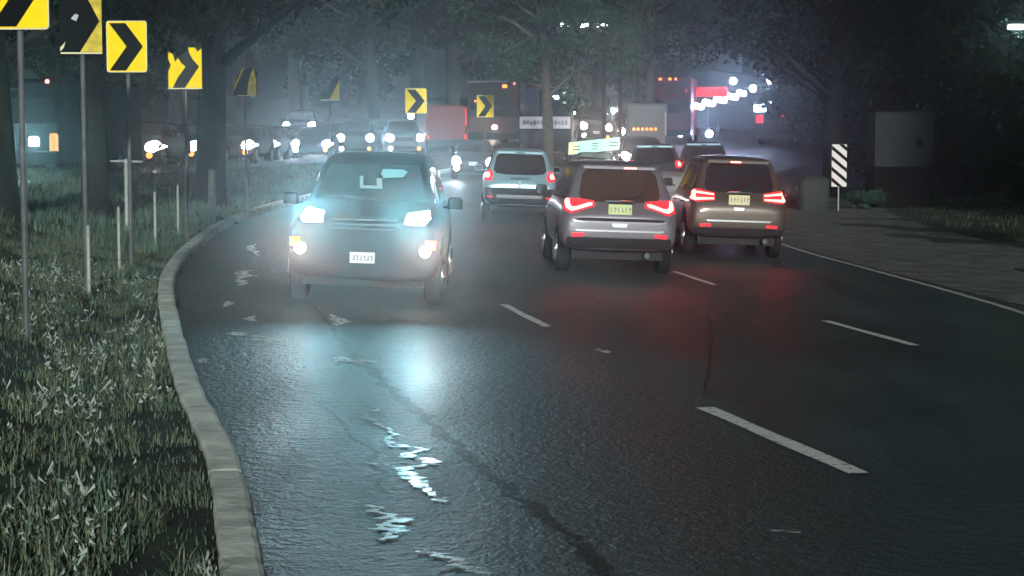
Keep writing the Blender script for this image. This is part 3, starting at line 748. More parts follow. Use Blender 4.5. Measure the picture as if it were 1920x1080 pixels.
bn = MB(); bn.bbox((-1.15, -3.18, 1.42), (1.10, -3.105, 1.95), .01); b_ = bn.build('banner', M_BANNER, r_)
bt = MB()
for i in range(13):
    x = -1.0 + i*.155; bt.box((x, -3.186, 1.58 + (.04 if i % 3 == 1 else 0)), (x+.11, -3.181, 1.78 - (.05 if i % 4 == 2 else 0)))
bt.build('banner_writing', mat('faded_lettering', (.30, .29, .32), .8), b_)
r_ = big_vehicle('grey_box_truck', 'grey box truck seen from behind with row of five amber lamps', 'truck', at(1211, 74), R(-4), 1.62, 5, 3.0, M_GREYP, None,
    [(-.50+i*.17, 1.98, .10, .10, M_ORE, 'amber_lamp') for i in range(6)] + [(.74, 2.2, .05, .9, M_WHITEP, 'corner_strip')], zb=.5)
r_ = big_vehicle('red_cab_truck', 'tall red truck with three amber roof lamps behind the grey box truck', 'truck', at(1262, 98), R(-10), 2.3, 6, 3.5, M_REDP, (1.6, 2.3),
    [(-.45, 3.36, .16, .12, M_ORE, 'roof_lamp'), (.05, 3.36, .16, .12, M_ORE, 'roof_lamp'), (.35, 3.36, .12, .12, M_ORE, 'roof_lamp'), (-.9, 2.75, .16, .14, HW, 'marker_lamp'), (.9, 2.75, .12, .12, M_REDR, 'marker_lamp'), (-1.0, 2.75, .3, .1, HB, 'marker_lamp')])
r_ = big_vehicle('lit_bus', 'long dark bus with glaring white light strip and red glowing board', 'bus', at(1342, 104), R(-26), 2.6, 10, 3.6, M_BLUEP, (1.6, 2.35), [], band=(1.7, 2.5, M_GLASS, 6))
for (px, py, sx, sz, m, nm) in ((1278, 200, .7, .5, HB, 'roof_lamp'), (1335, 172, 2.4, .7, M_REDR, 'lit_board'), *[(1286 + i*7.2, 205 - i*2.0 + 4*math.sin(i*2.1), .56, .5, M_STRIP, 'strip_lamp') for i in range(16)],
                                (1375, 152, .62, .5, HB, 'roof_lamp'), (1412, 166, .62, .42, HB, 'roof_lamp'), (1442, 152, .5, .36, HB, 'roof_lamp'), (1276, 250, .62, .5, HB, 'headlight'), (1330, 251, .62, .5, HB, 'headlight')):
    x, y, z = P(px, py, 97.2); z -= r_.location.z; l_ = Matrix.Rotation(-R(-26), 4, 'Z') @ Vector((x - r_.location.x, y - r_.location.y, 0))
    lm = MB()
    if nm == 'lit_board': lm.bbox((l_.x-sx/2*.72, l_.y-.05, z-sz/2*.72), (l_.x+sx/2*.72, l_.y+.05, z+sz/2*.72), min(sx, sz)*.2)
    else: lm.cyl((l_.x, l_.y-.01, z), 'y', sx*.30, .10, 14)
    lm.build(nm, m, r_)
    if nm in ('roof_lamp', 'headlight') or (nm == 'strip_lamp' and px % 3 < 1): lamp('SPOT', (l_.x, l_.y-.35, z), 200, (.46, .62, 1.0), r_, .08, 165, aim=(-.4, -1, -.1), blend=.9, name='headlight_beam')
r_ = big_vehicle('dark_van', 'dark van with two red tail lamps at the right end of the lit bus', 'van', at(1460, 100), R(-20), 2.0, 4.6, 2.4, M_BLUEP, (1.3, 1.9),
    [(-.62, 1.35, .40, .45, M_REDR, 'tail_light'), (.66, 1.35, .26, .40, M_REDR, 'tail_light'), (-.60, 1.95, .6, .4, HB, 'roof_lamp'), (.1, 2.2, .5, .12, HB, 'roof_lamp')], zb=.35, wr=.33)
# pickup with a lit board on the roof
pk, pkb = facing_car('board_car', 'dark car carrying a lit green and cream signboard on its roof', at(1112, 64), R(176), M_DGREY, kind='sedan', H=1.42, W=.88, light=False, heads=M_TRIM)
bd = MB(); x0, x1 = -.86, .92
bd.add([(x0,-.04,1.52),(x1,-.04,1.27),(x1,.06,1.27),(x0,.06,1.52),(x0,-.04,1.95),(x1,-.04,1.70),(x1,.06,1.70),(x0,.06,1.95)], [(0,3,2,1),(4,5,6,7),(0,1,5,4),(1,2,6,5),(2,3,7,6),(3,0,4,7)])
b_ = bd.build('signboard', M_GREENL, pk)
bt = MB()
for i, (a, b, c) in enumerate(((-.80,-.50,.24),(-.78,-.52,.12),(-.12,.10,.27),(-.12,.10,.18),(-.10,.08,.08),(.52,.76,.24),(.50,.78,.12))):
    za = 1.52 - (a+.86)*.14
    bt.box((a, .0605, za+c), (b, .066, za+c+.035))
bt.build('signboard_writing', mat('dark_green_lettering', (.02, .09, .07), .6), b_)
bc = MB(); bc.add([(.62,.061,1.314),(x1,.061,1.272),(x1,.061,1.698),(.62,.061,1.738)], [(0,3,2,1)]); bc.build('cream_panel', M_CREAML, b_)
for x in (-.6, .6): lg = MB(); lg.tube([(x, 0, 1.28), (x, 0, 1.54 - (x+.86)*.14)], .02, 6); lg.build('board_bracket', M_STEEL, b_)

# oncoming traffic: small repeats, each a car of its own
protos = {}
def oncoming(px, py, d, yaw, kind, paint, heads, label, power, col, name, H=None, group='oncoming cars beyond the median'):
    """px,py: where one headlight shows; the car is placed so that its left headlight (in view) is there"""
    hx = .66
    x, y = at(px, d)
    x += hx * math.cos(yaw - math.pi)
    key = (kind, heads.name)
    if key not in protos:
        if kind == 'sedan': r0, _ = facing_car(name, label, (x, y), yaw, paint, 'sedan', H=1.45, W=.86, heads=heads, hx=hx, hz=.68, sub=1, light=False, plate=False, mirrors=True)
        else: r0, _ = facing_car(name, label, (x, y), yaw, paint, 'suv', H=1.75, W=.92, heads=heads, hx=hx, hz=.90, sub=1, light=False, plate=False, mirrors=True)
        protos[key] = r0; r = r0
    else:
        r = copy_tree(protos[key]); r.location = (x, y, gh(x, y)); r.rotation_euler = (0, 0, yaw)
    r.name = name
    tag(r, label, 'car', group)
    for ch in r.children:
        if ch.name.startswith('body') or ch.name.startswith('wing_mirror'):
            ch.material_slots[0].link = 'OBJECT'; ch.material_slots[0].material = paint
    hz = .68 if kind == 'sedan' else .90
    return r, hx, hz
def head_lights(r, hx, hz, pl, pr, col, L=4.5):
    for s, p in ((-1, pr), (1, pl)):
        if p: lamp('SPOT', (s*hx, L/2 + .25, hz), p*1.0, col, r, .07, spot=110, aim=(0, 1, .40), blend=.9, name='headlight_beam')
CW, VI, PK, WM = (.50,.88,1.0), (.62,.80,1.0), (1.0,.84,.80), (1.0,.76,.52)
ON = [ # px, d, yaw, kind, paint, mat, label, power(left,right in view), colour
 (240, 56, 176, 'sedan', M_BLUEP, HW, 'dark oncoming car between the two thick trunks, pinkish headlights', 40, 15, PK),
 (325, 62, 174, 'sedan', M_DGREY, HB, 'oncoming car with violet white glaring lamps left of the second trunk', 120, 50, VI),
 (420, 66, 176, 'sedan', M_BLUEP, HW, 'oncoming car with dim warm lamps just right of the second thick trunk', 20, 20, WM),
 (463, 72, 178, 'sedan', M_DGREY, HB, 'oncoming car with blue white lamps below the first torn chevron sign', 110, 60, VI),
 (565, 78, 180, 'sedan', M_BLUEP, HB, 'oncoming dark blue car left of the torn chevron sign, blue white lamps', 120, 100, VI),
 (598, 86, 182, 'sedan', M_DGREY, HW, 'oncoming dark car close behind the dark blue one, lower small lamps', 50, 30, VI),
 (642, 84, 184, 'suv', M_DGREY, HB, 'oncoming dark SUV with one blue white lamp over the facing SUV roof', 130, 30, VI),
 (728, 82, 186, 'suv', M_GREYP, HB, 'oncoming grey SUV with the largest starry blue white lamp', 260, 30, CW),
 (805, 90, 190, 'sedan', M_DGREY, HW, 'oncoming car with pinkish lamps below the yellow chevron sign', 130, 60, PK),
 (903, 100, 194, 'suv', M_BROWN, HW, 'oncoming brown SUV with warm lamps in front of the bus', 110, 60, WM),
 (268, 60, 176, 'sedan', M_BLUEP, HW, 'oncoming car behind the post rail with greenish white lamps', 30, 20, (.85,1,.75)),
 (357, 68, 176, 'suv', M_BLUEP, HB, 'oncoming SUV half hidden by the left side of the second trunk', 70, 40, VI),
 (492, 80, 178, 'sedan', M_DGREY, HW, 'oncoming car with warm yellowish lamps, second car right of the second trunk', 60, 30, WM),
 (522, 84, 180, 'sedan', M_BLUEP, HB, 'oncoming car with two small blue white lamps between the torn signs', 70, 70, VI),
 (612, 96, 184, 'sedan', M_BLUEP, HB, 'small far oncoming car with blue lamps left of the thin yellow triangle sign', 60, 60, VI),
 (545, 96, 182, 'suv', M_BLUEP, HB, 'far oncoming SUV with blue white lamps, seen between nearer cars at centre left', 60, 60, VI),
 (765, 104, 188, 'suv', M_DGREY, HB, 'far oncoming SUV with blue white lamps under the small clean chevron sign', 90, 60, VI),
 (838, 106, 192, 'sedan', M_DGREY, M_ORE, 'far oncoming car with amber lamps in front of the red truck', 40, 30, WM),
 (1010, 108, 198, 'suv', M_BLUEP, HW, 'far oncoming SUV with pinkish lamps beside the banner truck', 80, 50, PK),
 (690, 92, 186, 'sedan', M_DGREY, HW, 'oncoming car with faint lamps far behind the facing SUV roof', 20, 10, PK),
 (955, 104, 196, 'sedan', M_DGREY, HW, 'oncoming grey car left of the white banner, pinkish lamps', 110, 50, PK),
]
for (px, d, yw, kind, paint, hm, lab, p1, p2, col) in ON:
    r, hx, hz = oncoming(px, 0, d, R(yw), kind, paint, hm, lab, 0, col, 'oncoming_car')
    head_lights(r, hx, hz, p1, p2, col)
def facing_low(name, label, px, d, yaw, paint, p1, p2, col, kind='sedan', heads=HW, hz=None, H=None):
    hz = hz or (.68 if kind == 'sedan' else .9)
    x, y = at(px, d); x += .66
    r, b = facing_car(name, label, (x, y), R(yaw), paint, kind, H=H or (1.45 if kind == 'sedan' else 1.75), W=.86 if kind == 'sedan' else .92, heads=heads, hx=.66, hz=hz, sub=1, light=False)
    head_lights(r, .66, hz, p1, p2, col); return r
facing_low('facing_car', 'grey oncoming car between the two SUVs, one violet white headlight showing', 857, 71, 180, M_DGREY, 260, 30, VI)
facing_low('facing_car', 'dark oncoming SUV with white lamps right of the banner', 1086, 97, 182, M_DGREY, 120, 120, PK, 'suv')
facing_low('facing_car', 'oncoming grey SUV whose bright lamp touches the lit signboard', 1166, 68, 180, M_DGREY, 330, 120, (1, .92, .9), 'suv', hz=1.16, H=1.86)
facing_low('facing_car', 'oncoming dark SUV left of the grey box truck with starry lamps', 1156, 96, 182, M_DGREY, 180, 0, PK, 'suv')
facing_low('facing_car', 'oncoming car far back with blue lamps under the pale tree trunks', 1140, 112, 186, M_BLUEP, 150, 20, VI, 'suv', HB)
# white sedan between silver and bronze SUVs
sx, sy = at(1255, 43)
rs, rbv = facing_car('white_sedan', 'white sedan half hidden between the silver and bronze SUVs', (sx, sy), R(2), M_WHITEP, 'sedan', H=1.46, W=.86, light=False, heads=M_GLASS)
# van with a cyan lamp on the far left
r_ = big_vehicle('grey_van', 'grey van at far left with one cyan headlight and amber lit side', 'van', at(140, 47), R(-14), 1.75, 4.6, 2.35, M_BLUEP, (1.25, 1.9),
    [(.16, .82, .26, .22, M_HEAD, 'headlight'), (.70, .74, .22, .55, M_AMBW, 'side_lamp'), (.55, 2.28, .09, .09, M_REDE, 'roof_lamp'), (-.45, 2.1, .4, .05, M_RIM, 'badge')], zb=.3, wr=.33)
lamp('SPOT', (.16, -2.6, .82), 300, (.45, .9, 1.0), r_, .07, 165, aim=(0, -1, 0), blend=.9, name='headlight_beam')

# ------------------------------------------------------------------ signs
def rounded(w, h, r, n=4):
    pts = []
    for cx, cz, a0 in ((w/2-r, h/2-r, 0), (-w/2+r, h/2-r, 90), (-w/2+r, -h/2+r, 180), (w/2-r, -h/2+r, 270)):
        for k in range(n+1):
            a = R(a0 + 90*k/n); pts.append((cx + r*math.cos(a), cz + r*math.sin(a)))
    return pts
def plate_mesh(mb, pts, y0, y1, mi=0):
    n = len(pts)
    mb.add([(x, y0, z) for x, z in pts] + [(x, y1, z) for x, z in pts], [tuple(range(n)), tuple(range(2*n-1, n-1, -1))] + [(i, n+i, n+(i+1)%n, (i+1)%n) for i in range(n)], mi)
def chevron_sign(label, px, py_bottom, d, w=.6, h=.75, wear=0, yaw=0, board=True, poly_panel=None):
    x, y, zb = P(px, py_bottom, d)
    gz = gh(x, y + .08)
    root = empty('chevron_sign', (x, y, gz), (0, 0, yaw)); tag(root, label, 'road sign', 'chevron signs along the median')
    cz = zb - gz + h/2
    po = MB(); po.cyl((0, .07, (cz + h*.3)/2 - .15), 'z', .029, cz + h*.3 + .3, 12); po.build('post', M_POLE, root)
    bk = MB(); plate_mesh(bk, [(a, b+cz) for a, b in (rounded(w, h, .04) if not poly_panel else [(p*w, q*h) for p, q in poly_panel['back']])], .018, .034)
    bk.build('back_plate', M_TRIM if wear < 2 else M_BLACK, root)
    if wear == 0:
        fp = MB(); plate_mesh(fp, [(a, b+cz) for a, b in rounded(w-.008, h-.008, .038)], .010, .0175); fp.build('border', M_EDGE, root)
        fp = MB(); plate_mesh(fp, [(a, b+cz) for a, b in rounded(w-.035, h-.035, .03)], .004, .0095); fp.build('yellow_face', M_YEL, root)
        s_ = [(-.42,.45),(-.02,.45),(.40,0),(-.02,-.46),(-.42,-.46),(0,0)]
        ch = MB(); plate_mesh(ch, [(a*w, b*h+cz) for a, b in s_][::-1], -.001, .0035); ch.build('chevron', M_BLACK, root)
    else:
        for nm, poly, m in poly_panel['pieces']:
            q = MB(); plate_mesh(q, [(a*w, b*h+cz) for a, b in poly], -.002, .012); q.build(nm, m, root)
    return root
yw = R(0)
chevron_sign('nearest chevron sign, cut by the top left corner of the photo', 33, 56, 16.2, wear=0, w=.57, h=.75, yaw=R(-3))
full_back = rounded(1, 1, .05)
chevron_sign('worn chevron sign mostly blackened, beside the nearest one', 152, 101, 22.0, w=.52, h=.75, wear=2, poly_panel=dict(back=full_back, pieces=[
    ('yellow_face', [(.49,.48),(.10,.48),(.44,.02),(-.02,-.47),(.49,-.47)], M_YELD), ('border', [(-.47,-.5),(.49,-.5),(.49,-.475),(-.47,-.475)], M_EDGE), ('scuff', [(-.48,-.46),(-.40,-.40),(-.36,-.30),(-.40,-.34),(-.48,-.40)], M_EDGE), ('scuff', [(-.22,.06),(-.12,.14),(-.04,.12),(-.10,.02)], M_STEEL)]))
chevron_sign('clean bright yellow chevron sign, third from the left', 238, 136, 26.5, yaw=R(-2))
chevron_sign('peeling yellow chevron sign just left of the second thick trunk', 347, 167, 31.8, wear=1, poly_panel=dict(back=[(-.5,-.5),(.5,-.5),(.5,.42),(.44,.5),(.30,.44),(.18,.5),(.06,.40),(-.10,.30),(-.24,.24),(-.40,.30),(-.48,.46),(-.5,.3)], pieces=[
    ('yellow_face', [(.49,.44),(.38,.36),(.30,.46),(.10,.46),(.14,.32),(.24,.18),(.42,.02),(.0,-.47),(.49,-.47)], M_YEL), ('yellow_face', [(-.46,.36),(-.34,.30),(-.28,.12),(-.20,.22),(-.10,.10),(.02,.02),(-.12,-.14),(-.20,-.22),(-.36,-.47),(-.48,-.47),(-.48,-.10),(-.40,.05),(-.48,.2)], M_YEL),
    ('border', [(-.5,-.5),(.5,-.5),(.5,-.475),(-.5,-.475)], M_EDGE)]))
chevron_sign('torn dark chevron sign with only scraps of yellow left', 459, 180, 45, wear=2, poly_panel=dict(back=[(-.5,-.5),(.5,-.5),(.5,.3),(.3,.46),(-.1,.34),(-.3,.2)], pieces=[
    ('yellow_face', [(.48,-.48),(.48,.05),(.36,.42),(.24,.2),(.14,-.1),(.10,-.48)], M_YELD), ('scuff', [(-.5,-.3),(-.42,-.3),(-.02,.40),(-.1,.40)], M_YELD), ('border', [(-.3,-.5),(.5,-.5),(.5,-.475),(-.3,-.475)], M_EDGE)]))
chevron_sign('chevron sign remnant showing one yellow triangle', 619, 189, 57, wear=2, poly_panel=dict(back=[(-.5,-.5),(.5,-.5),(.5,.46),(.3,.5),(-.1,0)], pieces=[
    ('yellow_face', [(-.02,-.44),(.49,-.44),(.49,.36)], M_YEL), ('border', [(-.5,-.5),(.5,-.5),(.5,-.44),(-.5,-.44)], M_EDGE)]))
chevron_sign('small clean chevron sign above the facing SUV, left of the red truck', 780, 213, 65, w=.78, h=.90)
chevron_sign('farthest chevron sign, in front of the maroon bus', 910, 220, 78, w=.74, h=.95)

# striped object marker on the right
x, y, zb = P(1573, 350, 56); gz = gh(x, y)
om = empty('object_marker', (x, y, gz), (0, 0, R(3))); tag(om, 'narrow white marker panel with black diagonal stripes on the right verge', 'road sign')
w, h = .47, 1.30; z0 = zb - gz
po = MB(); po.cyl((0, .06, (z0+h*.8)/2-.1), 'z', .03, z0+h*.8+.2, 10); po.build('post', M_STEEL, om)
pa = MB(); pa.bbox((-w/2, 0, z0), (w/2, .02, z0+h), .008); pa.build('panel', M_WHITE, om)
st = MB()
def clip_poly(poly, zlo, zhi):
    for sgn, lim in ((1, zlo), (-1, zhi)):
        out = []
        for i in range(len(poly)):
            a, b = poly[i], poly[(i+1) % len(poly)]
            ia = sgn*(a[1]-lim) >= 0; ib = sgn*(b[1]-lim) >= 0
            if ia: out.append(a)
            if ia != ib: t = (lim-a[1])/(b[1]-a[1]); out.append((a[0]+(b[0]-a[0])*t, lim))
        poly = out
        if len(poly) < 3: return []
    return poly
for k in range(-1, 6):
    zt = z0 + h - .03 - k*.325
    q = clip_poly([(-w/2+.002, zt), (-w/2+.002, zt-.125), (w/2-.002, zt-.51), (w/2-.002, zt-.385)], z0+.004, z0+h-.004)
    if len(q) > 2: plate_mesh(st, q, -.004, -.0005)
st.build('stripes', M_BLACK, om)
bl = MB(); bl.bbox((-1.15, -.15, -.2), (-.25, .45, 1.05), .10); 
blk = bl.build('concrete_block', mat('mossy_concrete', (.028, .040, .032), .9, var=.3, vscale=3, bump=.5), None)
blk.location = (x, y + .3, gz); tag(blk, 'mossy concrete block at the foot of the striped marker', 'block')

# delineator posts in the median
for i, (px, pt, pb_, d, r, mm, lab) in enumerate((
    (236, 300, 350, 33, .035, M_POSTW, 'short pale post with cross rail left of the second thick trunk'),
    (165, 425, 508, 22, .022, M_POSTW, 'thin white stake in the grass below the worn chevron sign'),
    (222, 390, 452, 26, .022, M_POSTW, 'thin white stake below the bright third chevron sign'),
    (290, 362, 412, 31, .022, M_POSTW, 'thin pale stake between the third and fourth chevron signs'),
    (333, 348, 398, 34, .022, M_POSTW, 'thin pale stake at the left edge of the second thick trunk'),
    (397, 318, 372, 40, .09, M_PALEBARK, 'stout pale post in front of the second thick trunk'),
    (297, 524, 546, 25, .02, M_POSTW, 'tiny white peg beside the kerb'),
    (350, 322, 392, 37, .04, M_STEEL, 'grey post close to the fourth chevron sign'))):
    x, y, zt = P(px, pt, d); gz = gh(x, y)
    zb = min(P(px, pb_, d)[2], gz + .6)
    mb = MB(); mb.cyl((0, 0, (zt - gz - .1)/2), 'z', r*1.05, zt - gz + .1, 10, r2=r*.9); mb.cyl((0, 0, zt-gz+.01), 'z', r*.9, .02, 10, r2=r*.4)
    if i == 0: mb.tube([(-.28, 0, zt-gz-.02), (.3, .0, zt-gz-.03)], .018, 6)
    o = mb.build('marker_post', mm); o.location = (x, y, gz); tag(o, lab, 'post', 'posts in the median grass')

# ------------------------------------------------------------------ trees
def leaf_cloud(mb_v, mb_f, centers, per, rad, size, rs):
    n = len(centers) * per
    c = np.repeat(np.array(centers), per, 0)
    d = rs.normal(size=(n, 3)); d /= np.linalg.norm(d, axis=1)[:, None]
    rr = np.repeat(np.array(rad), per) * rs.random(n)**.45
    p = c + d * rr[:, None] * np.array([1, 1, .75])
    a = rs.normal(size=(n, 3)); a /= np.linalg.norm(a, axis=1)[:, None]
    b = np.cross(a, rs.normal(size=(n, 3))); b /= np.linalg.norm(b, axis=1)[:, None]
    s = size * (0.6 + 0.8*rs.random(n))[:, None]
    q = np.stack([p - a*s, p + b*s*.45, p + a*s, p - b*s*.45], 1).reshape(-1, 3)
    base = len(mb_v)
    mb_v += q.tolist(); mb_f += [(base+4*i, base+4*i+1, base+4*i+2, base+4*i+3) for i in range(n)]
def tree_mesh(seed, h, r_tr, crown_r, crown_z0, leaf, nclump=70, per=70, size=.15, bark=M_BARK, name='broadleaf_tree', limbs=7):
    rs = np.random.default_rng(seed); rd = random.Random(seed)
    root = empty(name)
    mb = MB()
    lean = Vector((rd.uniform(-.05, .05), rd.uniform(-.05, .05), 1))
    tp = [lean * t * h + Vector((math.sin(t*5+seed)*.15*t*h*.1, math.cos(t*4+seed)*.1*t*h*.1, -.3 if t == 0 else 0)) for t in (0, .04, .15, .3, .45, .6, .8)]
    mb.tube(tp, [r_tr*1.5, r_tr*1.1, r_tr, r_tr*.85, r_tr*.7, r_tr*.45, r_tr*.15], 12)
    ends = []
    for i in range(limbs):
        t0 = rd.uniform(.22, .6); a = i*2*math.pi/limbs + rd.uniform(-.4, .4)
        p0 = lean * t0 * h; L_ = crown_r * rd.uniform(.6, .95)
        p1 = p0 + Vector((math.cos(a)*L_*.5, math.sin(a)*L_*.5, L_*.35)); p2 = p0 + Vector((math.cos(a)*L_, math.sin(a)*L_, L_*.55))
        mb.tube([p0, p1, p2], [r_tr*.4, r_tr*.25, r_tr*.07], 7); ends += [p1, p2]
    mb.build('trunk', bark, root, True)
    cs, rads = [], []
    for i in range(nclump):
        if i < len(ends)*2: e = ends[i//2]; c = Vector(e) + Vector((rd.gauss(0, .7), rd.gauss(0, .7), rd.gauss(0, .6)))
        else:
            a = rd.uniform(0, 2*math.pi); rr = crown_r * math.sqrt(rd.random()); zz = rd.random()
            env = math.sqrt(max(.05, 1 - (2*zz-1)**2*.8))
            c = Vector((math.cos(a)*rr*env, math.sin(a)*rr*env, crown_z0 + zz*(h-crown_z0)))
        cs.append(tuple(c)); rads.append(rd.uniform(.5, 1.1)*crown_r*.24)
    v, f = [], []; leaf_cloud(v, f, cs, per, rads, size, rs)
    new_obj('crown', v, f, leaf, root)
    return root
def place(root, x, y, label, group=None, s=1, rz=0, first=False, cat='tree'):
    r = root if first else copy_tree(root)
    r.location = (x, y, gh(x, y)); r.scale = (s, s, s); r.rotation_euler = (0, 0, rz); tag(r, label, cat, group); return r
tT = tree_mesh(9, 33, .55, 7.5, 16, M_LEAF, 230, 70, .30, limbs=9, name='added_shade_tree')  # unseen trees, added only to keep the sun off the right side
for i, (tx, ty) in enumerate(((21, -9), (30, -11), (38, -8), (26, -21))):
    place(tT, tx, ty, 'unseen dark tree added behind the camera for shade, ' + ('nearest the road', 'second from the road', 'farthest right', 'behind the nearest one')[i], 'unseen trees added for shade', 1, i*1.1, i == 0)
TG = 'trees standing round the bend'
tA = tree_mesh(1, 12, .30, 4.2, 4.6, M_LEAF, 120, 130, .12)
tB = tree_mesh(2, 14, .36, 5.2, 4.6, M_LEAF, 150, 130, .13)
tC = tree_mesh(3, 13, .22, 3.6, 4.0, M_LEAF2, 120, 110, .12, M_PALEBARK, limbs=9)
tD = tree_mesh(4, 9, .20, 4.0, .5, M_LEAF, 150, 80, .20, name='bushy_tree')
used = set()
def pt(t, px, d, label, s=1, rz=0):
    x, y = at(px, d); f = id(t) not in used; used.add(id(t)); place(t, x, y, label, TG, s, rz, f)
pt(tA, 181, 35, 'thick dark trunk between the worn and the bright chevron sign', .85)
pt(tB, 391, 45, 'thickest dark trunk, right of the peeling chevron sign', 1.0)
pt(tA, 4, 30, 'dark trunk at the left border behind the nearest chevron sign', .9, 1.2)
pt(tC, 1030, 72, 'pale trunked tree with hanging green leaves above the banner truck', 1.0, .4)
pt(tC, 1215, 84, 'pale trunked tree with light leaves above the grey box truck', 1.1, 2.2)
pt(tA, 1120, 100, 'thin leaning tree behind the far lamps', 1.2, 2.9)
pt(tA, 700, 98, 'slim dark tree behind the oncoming cars, centre left', 1.2, 2.0)
pt(tB, 850, 108, 'broad tree above the red truck', 1.1, 1.0)
pt(tB, 560, 104, 'broad tree behind the torn chevron sign', 1.05, 2.7)
pt(tB, 330, 92, 'broad tree in the haze between the two thick trunks', 1.0, .6)
pt(tB, 100, 82, 'broad tree in the haze above the grey van', 1.0, 5.1)
pt(tD, 1700, 74, 'dark bushy tree right of the striped marker', 1.15, .3)
pt(tB, 1560, 66, 'dark tree behind the striped marker', 1.0, 4.0)
pt(tD, 1880, 62, 'dark bushy tree at the right border', 1.1, 1.9)
pt(tB, 1800, 80, 'tall dark tree behind the pale wall', 1.1, 3.1)
pt(tD, 1580, 96, 'bushy tree beyond the dark van', 1.2, 2.5)
pt(tB, 1400, 126, 'tall tree on the slope above the lit bus', 1.2, .9)
pt(tD, 1480, 112, 'bushy tree between the dark van and the marker', 1.0, 4.4)
BR = ['off the left border', 'behind the bright third chevron sign', 'behind the first torn chevron sign', 'behind the slim trunk at centre left', 'right behind the small clean chevron sign', 'behind the maroon bus', 'behind the street lamps', 'behind the grey box truck', 'behind the red glowing board', 'left of the striped marker', 'behind the pale walled hut', 'at the right border', 'just outside the right border']
for i, (px, d, s) in enumerate(((-80, 110, 1.2), (220, 125, 1.3), (460, 130, 1.3), (650, 134, 1.3), (780, 138, 1.3), (960, 140, 1.4), (1090, 144, 1.3), (1240, 142, 1.3), (1330, 150, 1.4), (1520, 140, 1.4), (1680, 120, 1.3), (1960, 100, 1.3), (2100, 80, 1.2))):
    r = place(tD if i % 2 else tB, *at(px, d), 'dark tree in the back row, ' + BR[i], 'back row of dark trees', s, i*1.3)
# low brush on the right verge
def bush(seed, r, label, px, d):
    rs = np.random.default_rng(seed); v, f = [], []
    cs = [(rs.normal()*r*.5, rs.normal()*r*.35, r*.3 + rs.random()*r*.5) for _ in range(16)]
    leaf_cloud(v, f, cs, 60, [r*.38]*16, .07, rs)
    x, y = at(px, d); o = new_obj('bush', v, f, M_LEAF2); o.location = (x, y, gh(x, y)); tag(o, label, 'bush', 'low bushes on the right verge')
bush(11, .6, 'grey green bush behind the mossy block', 1500, 60)
bush(12, .6, 'small bush right of the striped marker foot', 1618, 57)
bush(13, .5, 'low bush far right below the pale wall', 1720, 60)
bush(14, .5, 'low bush at the right border by the verge', 1860, 58)

# pale wall hut in the right background
x, y = at(1693, 58); gz = gh(x, y)
ht = empty('small_hut', (x, y, gz), (0, 0, R(-4))); tag(ht, 'small pale walled hut among the dark trees on the right', 'building')
mb = MB(); mb.box((-.92, 0, -.3), (.92, 2.2, 3.05)); mb.build('wall', M_PLASTER, ht)
mb = MB(); mb.box((-.96, -.03, 3.05), (.96, 2.25, 3.12)); mb.build('roof', M_BLACK, ht)
mb = MB(); mb.bbox((-.95, -.06, -.3), (.95, 2.26, 1.32), .01); mb.build('plinth', M_BLACK, ht)
mb = MB(); mb.bbox((.38, -.03, 1.95), (.60, -.002, 2.25), .004); mb.build('vent', M_BLACK, ht)

# street lamps
def street_lamp(label, px, py, d, power, col, size=.3):
    x, y, z = P(px, py, d); gz = gh(x, y)
    root = empty('street_lamp', (x, y, gz)); tag(root, label, 'street lamp', 'street lamps among the trees')
    H = z - gz
    mb = MB(); mb.tube([(1.6, .3, -.2), (1.6, .3, H-.6), (1.5, .28, H-.1), (.9, .15, H+.12), (.25, 0, H+.10)], [.10, .07, .06, .045, .035], 10); mb.build('pole', M_BARK, root)
    hd = MB(); hd.bbox((-.3, -.13, H+.03), (.32, .13, H+.14), .03); hh = hd.build('lamp_head', M_STEEL, root)
    ln = MB(); ln.bbox((-.26, -.11, H-.10), (.20, .11, H+.028), .03); ln.build('lens', M_HEAD, hh)
    lamp('POINT', (-.03, -.05, H-.2), power, col, root, .10, name='street_lamp_light')
street_lamp('street lamp glowing teal white at the upper right corner', 1908, 48, 52, 50, (.5, .95, .85))
street_lamp('street lamp with bluest glow high among the centre leaves', 1063, 45, 77, 320, (.45, .5, 1.0))
street_lamp('smaller street lamp right of the bluest one', 1096, 46, 80, 90, (.8, .85, 1.0))
street_lamp('faint street lamp farthest right of the centre three', 1130, 46, 84, 60, (.7, 1, .85))

# ------------------------------------------------------------------ grass
def blades(name, n, xy, hmin, hmax, wid, m, lean=.5, seed=5, fork=False):
    rs = np.random.default_rng(seed)
    x, y = xy[:, 0], xy[:, 1]; n = len(x)
    z = ground_h(x, y) 
    h = rs.uniform(hmin, hmax, n); a = rs.uniform(0, 2*math.pi, n); l = rs.uniform(.1, lean, n)*h
    wx, wy = np.cos(a+1.57)*wid/2, np.sin(a+1.57)*wid/2
    dx, dy = np.cos(a)*l, np.sin(a)*l
    v = np.stack([np.stack([x-wx, y-wy, z-.03], 1), np.stack([x+wx, y+wy, z-.03], 1),
                  np.stack([x+dx*.4+wx*.8, y+dy*.4+wy*.8, z+h*.6], 1), np.stack([x+dx*.4-wx*.8, y+dy*.4-wy*.8, z+h*.6], 1),
                  np.stack([x+dx, y+dy, z+h], 1)], 1).reshape(-1, 3)
    me = bpy.data.meshes.new(name)
    f = []
    for i in range(n): b = 5*i; f += [(b, b+1, b+2, b+3), (b+3, b+2, b+4)]
    me.from_pydata(v.tolist(), [], f); me.materials.append(m)
    o = bpy.data.objects.new(name, me); sc.collection.objects.link(o); return o
